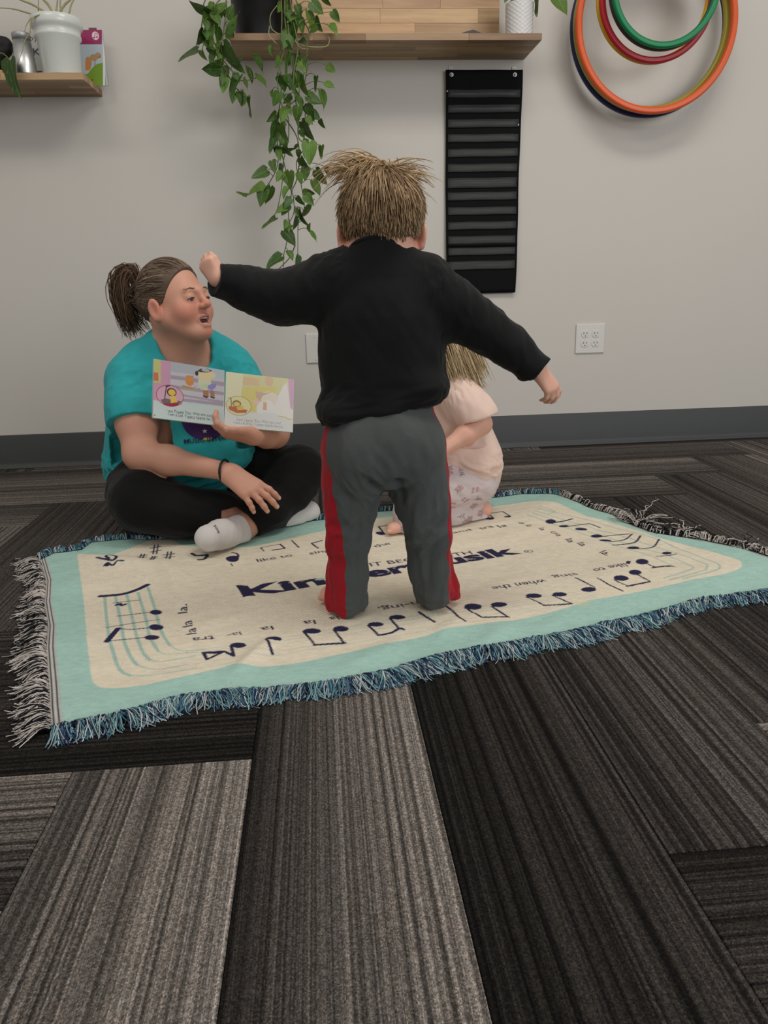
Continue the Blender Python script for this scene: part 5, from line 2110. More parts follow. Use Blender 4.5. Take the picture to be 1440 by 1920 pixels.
# ------------------------------------------------------------------ the jumping boy
def build_boy():
    Y = 1.44
    pxm = 950.0
    root = thing('person', FL(735, 1150, 0.006), 'toddler seen from behind, arms flung out, black long-sleeved top, grey pants with red stripes', 'person')
    hf = Frame(P(715, 440, 1.50), (0.03, 1.0, -.12), (0.0, 0.05, 1), .83)
    lo, hi = np.array([-.26, 1.28, 0.0]), np.array([.54, 1.66, .90])
    S = SDF(lo, hi, .003)
    add_head(S, hf, 1.07, young=True)
    S.cone(hf(0, -.03, -.04), P(708, 500, 1.475), .040, .044, .03)
    X = (1, 0, 0)
    yv = (0, 1, 0)
    S.limb([(P(712, 540, 1.47), .075), (P(716, 620, 1.465), .09), (P(718, 700, 1.46), .092), (P(718, 800, 1.45), .092)], .04, (yv, .70))
    # arms
    Lsh, Lel, Lwr = P(630, 530, 1.47), P(520, 558, 1.49), P(412, 523, 1.44)
    Rsh, Rel, Rwr = P(808, 550, 1.47), P(912, 618, 1.47), P(1008, 694, 1.44)
    S.limb([(P(700, 510, 1.47), .04), (Lsh, .036), (Lel, .026), (Lwr, .017)], .03)
    S.limb([(P(725, 515, 1.47), .04), (Rsh, .036), (Rel, .026), (Rwr, .017)], .03)
    tips = add_hand(S, P(408, 527, 1.44), (-.45, -.05, .75), (-.3, -.9, 0), .40, True, ((55, 70, 45),) * 4, 4, (30, 25, 20), .3, 1.2)
    tips += add_hand(S, Rwr, (.62, -.05, -.75), (.5, -.7, .4), .52, False, ((20, 30, 20), (28, 35, 22), (35, 40, 25), (40, 42, 28)), 6, (38, 15, 10), .3, 1.15)
    # legs and feet
    lp = [(P(668, 850, 1.45), .055), (P(657, 950, 1.44), .038), (P(650, 1010, 1.445), .032), (P(650, 1070, 1.45), .028), (P(649, 1130, 1.455), .022)]
    rp = [(P(775, 845, 1.45), .055), (P(793, 945, 1.44), .038), (P(802, 1000, 1.445), .032), (P(808, 1060, 1.45), .028), (P(822, 1112, 1.46), .022)]
    S.limb(lp, .03)
    S.limb(rp, .03)
    for (ank, tox, toy) in ((lp[-1][0], -.036, .050), (rp[-1][0], .030, .060)):
        hl = np.array([ank[0], ank[1] - .005, .030])
        te = np.array([ank[0] + tox, ank[1] + toy, .022])
        S.cone(ank, hl, .022, .024, .015)
        S.cone(hl, te, .023, .018, .015)
        sd = nrm(np.cross(te - hl, [0, 0, 1]))
        for k in range(5):
            b = te + sd * (.017 - .0085 * k) + nrm(te - hl) * (.010 - .002 * abs(k - 1))
            S.ell(b - [0, 0, .004], (.0068, .0085, .0065), None, .004)
    S.cut((0, 0, .0075), (0, 0, -1))
    V, Q = S.mesh(1)
    obj('body', V, Q, 'skin', root, True, skin_cols(V, hf, SKIN_C, 1.2))
    face_parts(hf, root, 'brow_fair', .1)
    # --- top
    S = SDF(lo, hi, .003)
    S.limb([(P(712, 530, 1.472), .084), (P(716, 600, 1.466), .1045), (P(719, 680, 1.462), .1055), (P(720, 775, 1.455), .1135)], .04, (yv, .72))
    S.limb([(P(704, 505, 1.475), .040), (P(624, 527, 1.472), .040), (Lsh, .043), (P(565, 552, 1.478), .043), (P(520, 558, 1.485), .041), (P(462, 542, 1.465), .031), (P(405, 524, 1.44), .0215), (P(385, 519, 1.43), .0215)], .035)
    S.limb([(P(712, 507, 1.475), .040), (P(803, 534, 1.472), .040), (Rsh, .045), (P(862, 585, 1.47), .043), (Rel, .038), (P(960, 655, 1.455), .032), (P(1010, 697, 1.44), .0245), (P(1030, 712, 1.432), .0245)], .035)
    S.ell(P(702, 486, 1.47), (.036, .036, .026), None, .03)
    # hem slung lower on the left, blousing over the waist
    S.ell(P(640, 770, 1.44), (.045, .06, .028), None, .03)
    S.ell(P(790, 725, 1.43), (.050, .05, .022), None, .03)
    hp_, hn = P(608, 797, 1.44), nrm(np.array([.19, 0, -1.0]))
    S.cut(hp_, hn)
    S.cut(P(402, 524, 1.44), nrm(P(385, 519, 1.43) - P(462, 542, 1.465)), P(390, 520, 1.435), .06)
    S.cut(P(1012, 698, 1.44), nrm(P(1030, 712, 1.432) - P(960, 655, 1.455)), P(1025, 708, 1.435), .055)
    S.cone(P(704, 505, 1.465), P(703, 430, 1.46), .050, .046, .02)
    cpl, cnn = P(703, 475, 1.455), nrm([.06, .55, .83])
    S.cut(cpl, cnn, P(703, 452, 1.455), .10, True)
    V, Q = S.mesh(1)
    N = vnormals(V, Q)
    V = folds(V, N, (.25, 0, 1), .045, .16, .0035, 3)
    V = folds(V, N, (.5, .1, -.8), .030, .12, .0030, 11, near(V, P(800, 620, 1.40), .16) + near(V, P(650, 650, 1.40), .16))
    V = folds(V, N, (1, 0, .15), .020, .11, .0042, 5, np.clip((P(720, 700, 1.44)[2] - V[:, 2]) / .05, 0, 1), True)
    ar = (V[:, 0] < Lsh[0] - .01) | (V[:, 0] > Rsh[0] + .01)
    V = folds(V, N, (0, .5, 1), .016, .05, .0022, 9, ar.astype(float))
    V = folds(V, N, (0.15, 0, 1), .012, .05, .0030, 2, near(V, Lsh + [0, -.03, .02], .07) + near(V, Rsh + [.0, -.03, .02], .07), True)
    shirt = obj('shirt', V, Q, 'black_jersey', root)
    # shoulder seams, collar, cuffs
    a = np.linspace(0, 2 * math.pi, 40)
    cc = cpl + np.array([0, .004, -.003])
    rv = nrm(np.cross(cnn, [1, 0, 0]))
    ring = np.stack([cc + .0475 * math.cos(t) * nrm(np.cross(rv, cnn)) + .050 * math.sin(t) * rv for t in a])
    V, F = tube(ring, .0042, 8)
    obj('collar', V, F, 'black_jersey', shirt)
    # --- sweatpants
    S = SDF(lo, hi, .003)
    S.ell(P(719, 825, 1.448), (.108, .082, .085), None, .03)
    S.cone(P(718, 770, 1.455), P(718, 800, 1.45), .098, .104, .02, 'add', (yv, .75))
    S.ell(P(674, 855, 1.405), (.055, .045, .06), None, .04).ell(P(766, 848, 1.405), (.055, .045, .06), None, .04)
    LP = [(P(664, 850, 1.445), .062), (P(659, 905, 1.44), .0515), (P(656, 955, 1.44), .0440), (P(652, 1010, 1.44), .0395), (P(651, 1075, 1.45), .0385), (P(650, 1120, 1.455), .0375), (P(650, 1165, 1.455), .0395)]
    RP = [(P(775, 843, 1.445), .062), (P(785, 895, 1.44), .0545), (P(794, 950, 1.432), .0475), (P(801, 1000, 1.43), .0425), (P(807, 1060, 1.442), .0405), (P(817, 1105, 1.452), .0385), (P(826, 1150, 1.455), .0375)]
    S.limb(LP, .025)
    S.limb(RP, .025)
    S.cut((0, 0, .0105), nrm([-.12, -.1, -1]), P(650, 1150, 1.455), .09)
    S.cut(P(822, 1138, 1.42) , nrm([.30, -.25, -1]), P(822, 1140, 1.455), .085)
    S.cut((0, 0, .009), (0, 0, -1))
    S.cut(P(610, 770, 1.44), nrm(np.array([-.19, 0, 1.0])))
    V, Q = S.mesh(1)
    N = vnormals(V, Q)
    low = np.clip((P(700, 880, 1.44)[2] - V[:, 2]) / .06, 0, 1)
    V = folds(V, N, (.12, 0, 1), .030, .17, .0065, 4, low)
    V = folds(V, N, (.05, 0, 1), .020, .14, .0028, 41, low, True)
    V = folds(V, N, (.55, 0, .8), .028, .10, .0070, 8, near(V, P(735, 930, 1.40), .15), True)
    V = folds(V, N, (-.5, 0, .8), .028, .12, .0070, 43, near(V, P(690, 930, 1.40), .12), True)
    V = folds(V, N, (.8, 0, .5), .022, .08, .0085, 12, near(V, P(800, 1010, 1.40), .07) + near(V, P(640, 1010, 1.40), .06), True)
    V = folds(V, N, (1, 0, .1), .018, .06, .0030, 16, np.clip((.07 - V[:, 2]) / .05, 0, 1), True)
    V = folds(V, N, (0, 0, 1), .03, .2, .0022, 20)
    V = folds(V, N, (.4, 0, -.9), .03, .12, .0065, 22, near(V, P(680, 880, 1.38), .09) + near(V, P(760, 870, 1.38), .09), True)
    # the red stripe runs down the outer side of each leg
    axL = np.array([q[0] for q in LP])
    axR = np.array([q[0] for q in RP])
    mid_x = P(718, 830, 1.44)[0]
    zL, xL, yL, rL = axL[::-1, 2], axL[::-1, 0], axL[::-1, 1], np.array([q[1] for q in LP])[::-1]
    zR, xR, yR, rR = axR[::-1, 2], axR[::-1, 0], axR[::-1, 1], np.array([q[1] for q in RP])[::-1]
    left = V[:, 0] < mid_x
    z = V[:, 2]
    stretch = 1 + .6 * np.clip((z - .30) / .1, 0, 1)
    sl = (np.interp(z, zL, xL) - V[:, 0]) / np.interp(z, zL, rL) / stretch
    dyl = (V[:, 1] - np.interp(z, zL, yL)) / np.interp(z, zL, rL)
    sr = (V[:, 0] - np.interp(z, zR, xR)) / np.interp(z, zR, rR) / stretch
    dyr = (V[:, 1] - np.interp(z, zR, yR)) / np.interp(z, zR, rR)
    wav = .05 * np.sin(z * 45) + .04 * np.sin(z * 110)
    angl = np.degrees(np.arctan2(-dyl, sl))
    angr = np.degrees(np.arctan2(-dyr, sr))
    grow = np.clip((.30 - z) / .28, 0, 1)
    lim_b = np.where(left, 46 + 38 * np.clip(grow * 1.6, 0, 1), 36 + 34 * grow)
    sc_l = np.minimum(angl + 75, lim_b - angl) / 40 + wav
    sc_r = np.minimum(angr + 75, lim_b - 6 - angr) / 40 + wav
    sc = np.where(left, sc_l, sc_r)
    (Vg, Tg), (Vr, Tr) = split(V, Q, sc)
    pants = obj('sweatpants', Vg, Tg, 'sweat', root)
    lm = Vr[Tr].mean(1)[:, 0] < mid_x
    for m in (lm, ~lm):
        u, inv = np.unique(Tr[m], return_inverse=True)
        obj('side_stripe', Vr[u], inv.reshape(-1, 3), 'red', pants, True, label='red side stripe')
    # --- hair
    hc, hr = hf(0, -.018, .04), np.array([.077, .095, .084]) * 1.07 * hf.s
    S = SDF(hc - .13, hc + .13, .003)
    S.ell(hc, hr * 1.045, hf.rot, .01)
    S.ell(hf(0, .0, .075), np.array([.066, .080, .062]) * hf.s, hf.rot, .03)
    # hairline: over the ears and down to the nape, open at the face
    S.cut(hf(0, .055, .06), hf.F * .9 - hf.U * .45)
    S.cut(hf(0, -.05, -.012), -hf.U * .95 + hf.F * .45)
    V, Q = S.mesh(1)
    obj('hair', V, Q, 'hairm', root, True, np.tile([.20, .125, .062], (len(V), 1)) * (1 + .25 * vnoise(V * [260, 260, 40]))[:, None])
    R3 = hr * 1.03
    crown = hf(0, -.05, .115)

    def keep(L):
        q = L / hf.s
        return (q[:, 1] < .035 + .6 * np.clip(q[:, 2], 0, 1)) & (q[:, 2] > -.082) & ~((np.abs(q[:, 0]) > .050) & (q[:, 2] < -.050) & (q[:, 1] > -.06))

    n = 3600
    roots, dirs = sprinkle(n, hc, R3, hf.rot, keep)

    def flow(p, k):
        L = (p - crown)
        L = L - hf.U * (L @ hf.U)[:, None] * 0.5
        out = L / (np.linalg.norm(L, axis=1, keepdims=True) + 1e-6)
        h = ((p - hc) @ hf.U / hr[2])[:, None]
        dn = -hf.U[None] * (1.15 - .6 * np.clip(h, 0, 1)) + out * (.15 + .75 * np.clip(h, 0, 1)) + jit
        return dn / np.linalg.norm(dn, axis=1, keepdims=True)

    jit = rng.normal(0, .10, (n, 3))
    zz = (roots - hc) @ hf.U / hr[2]
    ln = np.clip(rng.uniform(.036, .056, n) * (.55 + .6 * zz), .008, .06)
    ln = np.where(zz < -.5, rng.uniform(.004, .010, n), ln)
    paths = comb(roots, flow, hc, R3, hf.rot, 9, ln / 8, rng.uniform(.01, .10, n) * np.clip(zz + .75, .15, 1))
    V, F, C = strands(paths, .0011, .0004, hair_cols(n, (.15, .088, .04), (.50, .34, .185), 1.3))
    obj('hair_strands', V, F, 'hairm', root, True, C, kind='stuff')
    # the long top blown up by the jump: a sweep to the left, a shorter one to the right
    for (n, xr, tgt, lnr, up) in ((190, (-.055, .02), (-1.0, .25, .02), (.045, .085), .62), (80, (.0, .055), (1.0, .3, .02), (.035, .068), .40), (420, (-.055, .055), (-.45, -.75, -.15), (.030, .052), .55)):
        x = rng.uniform(*xr, n)
        y = rng.uniform(-.055, .03, n)
        L = np.stack([x / .0824, (y + .018) / .10, np.zeros(n)], 1)
        r2 = np.clip(1 - L[:, 0] ** 2 - L[:, 1] ** 2, .05, 1)
        b = np.array([hf(xx, yy, .04 + .0899 * math.sqrt(q)) for xx, yy, q in zip(x, y, r2)])
        tg = nrm(np.array(tgt))
        ln = rng.uniform(*lnr, n)[:, None]
        t = np.linspace(0, 1, 9)
        j = rng.normal(0, .16, (n, 3))
        pts = np.stack([b + ln * (tg + j) * (q ** 1.1) + np.array([0, 0, 1.0]) * ln * (up + .1 * j[:, 2:3]) * (q * (1 - q) * 1.9 + .02) for q in t], 1)
        V, F, C = strands(pts, .0010, .0003, hair_cols(n, (.30, .19, .09), (.56, .40, .22)))
        obj('hair_strands', V, F, 'hairm', root, True, C, kind='stuff')
    return root


build_boy()


# ------------------------------------------------------------------ the seated woman
def decal(name, V2, T, org, xd, ud, nd, bvh, mat, parent, off=.0012):
    """lay flat print on a garment by dropping it along -nd"""
    out = []
    for v in V2:
        p = np.asarray(org) + v[0] * np.asarray(xd) + v[1] * np.asarray(ud)
        h = bvh.ray_cast(Vector(p + np.asarray(nd) * .25), -Vector(nd))
        out.append(np.array(h[0]) + np.array(h[1]) * off if h[0] is not None else p)
    return obj(name, out, T, mat, parent, True)


def grid_disc(c, rx, ry, n=36, m=10):
    V, F = [(c[0], c[1])], []
    for i in range(1, m + 1):
        for j in range(n):
            a = 2 * math.pi * j / n
            V.append((c[0] + rx * i / m * math.cos(a), c[1] + ry * i / m * math.sin(a)))
    for j in range(n):
        F.append((0, 1 + j, 1 + (j + 1) % n))
    for i in range(m - 1):
        for j in range(n):
            a, b = 1 + i * n + j, 1 + i * n + (j + 1) % n
            F.append((a, a + n, b + n, b))
    return V, F


def build_woman():
    from mathutils.bvhtree import BVHTree
    root = thing('person', FL(380, 985, 0), 'seated cross-legged adult with brown ponytail, teal t-shirt and black leggings, holding an open book', 'person')
    Fw = np.array([.80, -.52, .20])
    ear = P(298, 578, 2.06)
    hf = Frame(ear + .072 * .92 * np.array([.58, .80, 0]) + [0, 0, 0], Fw, (-.26, .16, 1), .91)
    tf = nrm([.33, -.94, 0])
    lo, hi = np.array([-.76, 1.76, 0.0]), np.array([.08, 2.50, .78])
    S = SDF(lo, hi, .003)
    add_head(S, hf, 1.0, .014)
    nb = P(340, 668, 2.165)
    S.cone(hf(0, -.030, -.03), nb, .054, .060, .03)
    S.cone(hf(0, .030, -.070), nb + tf * .03, .030, .045, .03)
    S.limb([(P(345, 700, 2.18), .115), (P(342, 740, 2.19), .145), (P(340, 810, 2.22), .16), (P(338, 890, 2.26), .165)], .05, (tf, .68))
    Rsh, Rel, Rwr = P(252, 722, 2.118), P(262, 852, 2.02), P(424, 884, 1.935)
    Lsh, Lel, Lwr = P(437, 708, 2.175), P(514, 812, 2.11), P(478, 819, 1.975)
    S.limb([(P(320, 695, 2.17), .045), (Rsh, .046)], .04)
    S.limb([(Rsh, .047), (P(256, 790, 2.06), .051), (Rel, .040)], .03)
    S.limb([(Rel, .039), (Rel + .35 * (Rwr - Rel), .0355), (Rwr, .0225)], .025)
    S.limb([(P(375, 695, 2.18), .045), (Lsh, .045)], .04)
    S.limb([(Lsh, .045), (Lel, .038)], .03)
    S.limb([(Lel, .038), (Lel + .4 * (Lwr - Lel), .033), (Lwr, .023)], .025)
    hd = P(508, 942, 1.895) - Rwr
    tips = add_hand(S, Rwr, hd, np.array([.25, -.62, .74]), .93, False, ((8, 14, 8), (6, 14, 10), (8, 16, 10), (14, 18, 12)), 7.5, (20, 8, 5), .5)
    tipsL = add_hand(S, Lwr, np.array([-.92, -.24, .20]), np.array([.1, -.45, -.88]), .86, True, ((28, 40, 30), (34, 45, 30), (38, 45, 30), (40, 45, 30)), 3, (42, 8, 16), -.25)
    # legs
    Rk, Lk = P(272, 938, 2.00), P(562, 884, 2.13)
    Ran, Lan = P(512, 972, 2.07), P(462, 986, 1.975)
    S.limb([(P(320, 915, 2.26), .095), (Rk, .068), (P(400, 965, 1.99), .050), (Ran, .034)], .03)
    S.limb([(P(405, 905, 2.27), .095), (Lk, .058), (P(520, 935, 2.06), .047), (Lan, .030)], .03)
    S.limb([(Lan, .030), (P(446, 996, 1.955), .032), (P(392, 1008, 1.855), .028)], .02)
    S.limb([(Ran, .034), (P(535, 972, 2.09), .033), (P(578, 960, 2.12), .028)], .02)
    V, Q = S.mesh(1)
    N = vnormals(V, Q)
    V[:, 2] = np.maximum(V[:, 2], .010)
    C = skin_cols(V, hf, SKIN_W, 1.0)
    kn = near(V, Rel, .06)[:, None]
    C = C * (1 - .12 * kn * np.array([0, 1, 1]))
    body = obj('body', V, Q, 'skin', root, True, C)
    face_parts(hf, root, 'brow', .75, .014)
    nails(tips[:4], body)
    nails([tipsL[4]], body)
    # bracelet
    ax = nrm(Rwr - Rel)
    c = Rwr - ax * .004
    u = nrm(np.cross(ax, [0, 0, 1]))
    w = np.cross(ax, u)
    a = np.linspace(0, 2 * math.pi, 33)
    V, F = tube(np.array([c + .0292 * (math.cos(t) * u + math.sin(t) * w) + ax * .004 * math.sin(t) for t in a]), .0030, 8)
    obj('bracelet', V, F, 'tie', root, label='thin black elastic band on the right wrist')
    # --- t-shirt
    S = SDF(lo, hi, .0035)
    S.limb([(P(345, 695, 2.175), .125), (P(342, 735, 2.185), .168), (P(340, 790, 2.205), .178)], .05, (tf, .74))
    S.limb([(P(340, 790, 2.205), .178), (P(340, 850, 2.225), .196), (P(338, 888, 2.245), .198)], .05, (tf, .76))
    S.ell(P(392, 848, 2.15), (.130, .10, .072), None, .05)
    S.ell(P(300, 870, 2.20), (.13, .10, .07), None, .05)
    S.ell(P(310, 765, 2.115), (.075, .06, .06), None, .05).ell(P(395, 760, 2.12), (.075, .06, .06), None, .05)
    S.limb([(P(322, 682, 2.165), .053), (P(272, 690, 2.145), .056), (P(250, 718, 2.122), .063), (P(252, 770, 2.075), .0655), (P(256, 815, 2.05), .066)], .04)
    S.limb([(P(370, 678, 2.175), .053), (P(415, 677, 2.19), .053), (P(440, 705, 2.18), .060), (P(474, 755, 2.14), .061), (P(495, 780, 2.12), .060)], .04)
    sd = nrm(Rel - Rsh)
    S.cut(P(252, 794, 2.06), sd, P(256, 815, 2.05), .085)
    S.cut(P(484, 765, 2.135), nrm(Lel - Lsh), P(495, 785, 2.12), .075)
    S.cone(hf(0, .0, -.09), nb + tf * .012 + [0, 0, .006], .072, .066, .012, 'sub')
    S.ell(nb + tf * .058 + [0.01, 0, -.004], (.058, .05, .040), None, .012, 'sub')
    S.cut((0, 0, .045), (0, 0, -1))
    V, Q = S.mesh(1)
    N = vnormals(V, Q)
    V = folds(V, N, (.3, 0, 1), .05, .16, .0045, 31)
    V = folds(V, N, (.8, -.1, .35), .028, .12, .0050, 37, near(V, P(240, 720, 2.07), .12) + near(V, P(455, 700, 2.12), .12), True)
    V = folds(V, N, (.35, 0, .9), .03, .12, .0045, 41, near(V, P(420, 690, 2.10), .10), True)
    V = folds(V, N, (1, 0, .1), .026, .11, .0055, 45, np.clip((P(340, 830, 2.1)[2] - V[:, 2]) / .06, 0, 1), True)
    V = folds(V, N, (.2, 0, 1), .02, .07, .002, 49)
    shirt = obj('shirt', V, Q, 'tee', root)
    bv = BVHTree.FromPolygons([tuple(v) for v in V], [tuple(int(i) for i in q) for q in Q])
    # sleeve hem
    c0 = P(252, 791, 2.062)
    u = nrm(np.cross(sd, [1, 0, 0]))
    w = np.cross(sd, u)
    # chest print: purple disc, small star and bar, lettering
    nd = tf
    xd = nrm(np.array([-tf[1], tf[0], 0]))
    ud = np.array([0, 0, 1.0])
    oc_ = P(388, 783, 2.06)
    V2, T = grid_disc((0, 0), .066, .062)
    decal('chest_print', V2, T, oc_, xd, ud, nd, bv, 'purple_print', shirt)
    px = .00148
    V2, T = grid_disc(((-2) * px, -39 * px), .012, .004, 20, 3)
    decal('chest_print', V2, T, oc_, xd, ud, nd, bv, 'yellow_print', shirt, .002)
    star = [(0 + (.0075 if i % 2 == 0 else .003) * math.sin(math.pi * i / 5), .0 + (.0075 if i % 2 == 0 else .003) * math.cos(math.pi * i / 5)) for i in range(10)]
    V2 = [(-.008, -.036)] + [(-.008 + x, -.036 + y) for x, y in star]
    decal('chest_print', V2, [(0, 1 + i, 1 + (i + 1) % 10) for i in range(10)], oc_, xd, ud, nd, bv, 'white_print', shirt, .0022)
    V2, T, w_ = text_tris('MUSIC INTERNATIONAL', .012)
    k = .205 / w_
    V2 = [(v[0] * k - .064, v[1] * k * .95 - .066) for v in V2]
    decal('chest_lettering', V2, T, oc_, xd, ud, nd, bv, 'navy_print', shirt, .0022)
    # --- leggings
    S = SDF(lo, hi, .0035)
    S.ell(P(335, 905, 2.28), (.185, .13, .10), None, .04)
    S.limb([(P(300, 912, 2.27), .112), (P(272, 925, 2.10), .098), (Rk + [-.005, 0, 0], .080), (P(330, 958, 1.985), .066), (P(410, 965, 1.99), .058), (Ran, .045)], .035)
    S.limb([(P(405, 900, 2.28), .112), (P(500, 885, 2.19), .088), (Lk, .070), (P(540, 918, 2.09), .063), (P(500, 955, 2.02), .052), (P(470, 980, 1.98), .040)], .03)
    S.cut(P(468, 982, 1.978), nrm(Lan - P(500, 955, 2.02)), P(462, 986, 1.975), .055)
    S.cut((0, 0, .008), (0, 0, -1))
    V, Q = S.mesh(1)
    N = vnormals(V, Q)
    V = folds(V, N, (.8, .3, -.4), .03, .10, .0028, 51)
    V = folds(V, N, (.5, 0, -.8), .02, .06, .003, 57, near(V, Lk + [-.03, -.03, -.05], .1) + near(V, Rk, .1), True)
    V[:, 2] = np.maximum(V[:, 2], .007)
    obj('leggings', V, Q, 'legging', root)
    # --- socks
    for (pts, cutp, cutn) in (([(P(452, 990, 1.965), .0385), (P(444, 997, 1.95), .039), (P(415, 1003, 1.90), .037), (P(391, 1009, 1.852), .0345)], P(446, 992, 1.966), nrm(Lan - P(425, 1000, 1.92))),
                              ([(P(520, 972, 2.075), .040), (P(540, 972, 2.09), .0385), (P(578, 960, 2.12), .0335)], None, None)):
        S = SDF(np.min([p for p, r in pts], 0) - .07, np.max([p for p, r in pts], 0) + .07, .0025)
        S.limb(pts, .02)
        if cutp is not None:
            S.cut(cutp, cutn)
        S.cut((0, 0, .0095), (0, 0, -1))
        V, Q = S.mesh(1)
        V = folds(V, vnormals(V, Q), (0, .4, 1), .012, .05, .0012, 61)
        sock = obj('sock', V, Q, 'sock', root)
        if cutp is not None:
            bs = BVHTree.FromPolygons([tuple(v) for v in V], [tuple(int(i) for i in q) for q in Q])
            V2, T, w_ = text_tris('puma', .0)
            o = P(401, 986, 1.85)
            V2 = [(v[0] * .022 / w_, v[1] * .022 / w_) for v in V2]
            # lettering runs along the cuff, upside down
            sdir = nrm(P(396, 981, 1.87) - P(404, 996, 1.87))
            view = nrm(CAM - o)
            decal('sock_lettering', V2, T, o, -sdir, nrm(np.cross(view, -sdir)), view, bs, 'navy_print', sock, .0008)
    # --- hair pulled back to a tail
    hc, hr = hf(0, -.018, .046), np.array([.077, .095, .090]) * hf.s
    S = SDF(hc - .14, hc + .14, .003)
    S.ell(hc, hr * 1.055, hf.rot, .01)
    S.ell(hf(0, -.07, .035), np.array([.055, .055, .06]) * hf.s, hf.rot, .03)
    S.cut(hf(0, .070, .100), hf.F * .86 - hf.U * .50)
    S.cut(hf(0, -.05, -.040), -hf.U * .9 + hf.F * .45)
    V, Q = S.mesh(1)
    obj('hair', V, Q, 'hairm', root, True, np.tile([.085, .053, .033], (len(V), 1)) * (1 + .3 * vnoise(hf.loc(V) * [60, 60, 200]))[:, None])
    tie = P(258, 556, 2.17)

    def keep(L):
        q = L / hf.s
        return ((q[:, 1] - .088) * -.86 + (q[:, 2] - .054) * .50 > .0005) & (q[:, 2] > -.070)

    n = 1500
    R3 = hr * 1.05
    roots, dirs = sprinkle(n, hc, R3, hf.rot, keep)

    def flow(p, k):
        d = tie + jt - p
        return d / (np.linalg.norm(d, axis=1, keepdims=True) + 1e-6)

    jt = rng.normal(0, .010, (n, 3))
    dist = np.linalg.norm(roots - tie, axis=1)
    K = 16
    paths = comb(roots, flow, hc, R3, hf.rot, K, dist * 1.12 / (K - 1), rng.uniform(.0, .035, n), .3)
    V, F, C = strands(paths, .0011, .0009, hair_cols(n, (.070, .042, .025), (.34, .245, .17), 1.8))
    obj('hair_strands', V, F, 'hairm', root, True, C, kind='stuff')
    # fine hairs on the hairline
    # elastic and tail
    ax = nrm(tie - hf(0, -.02, .03))
    a = np.linspace(0, 2 * math.pi, 25)
    u = nrm(np.cross(ax, [0, 0, 1]))
    w = np.cross(ax, u)
    V, F = tube(np.array([tie + .016 * (math.cos(t) * u + math.sin(t) * w) for t in a]), .006, 8)
    obj('hair_tie', V, F, simple('brown_scrunchie', (.10, .06, .045, 1), .85, .2, 60), root)
    n = 520
    tl = [(256, 545), (240, 505), (222, 520), (222, 560), (236, 605), (244, 626)]
    cols = hair_cols(n, (.045, .024, .014), (.20, .115, .065), 1.6)
    pts = []
    for i in range(n):
        o = rng.normal(0, 1, 2) * [6.0, 6.0]
        ph, fr_ = rng.uniform(0, 6.28), rng.uniform(.6, 1.05)
        ax_, ay_ = rng.uniform(-1, 1), rng.uniform(-1, 1)
        spread = np.array([.2, .9, 1.1, 1.2, 1.25, 1.3])
        line = []
        for j, (x, y) in enumerate(tl):
            sx = x + 4 + o[0] * spread[j] * 1.15 + 4 * math.sin(round(ph) + j * 1.7)
            sy = tl[0][1] + (y - tl[0][1]) * (fr_ if j > 2 else 1) + o[1] * spread[j] * .8
            if ax_ > .55 and j >= 3:      # some curls fall nearer the neck
                sx += 22 * (j - 2) / 3
                sy -= 8
            line.append(P(sx, sy, 2.17 + .020 * ay_ * spread[j] + .004 * j))
        pts.append(catmull(line, 14))
    V, F, C = strands(np.array(pts), .0012, .0004, cols)
    obj('ponytail', V, F, 'hairm', root, True, C)
    return root


build_woman()


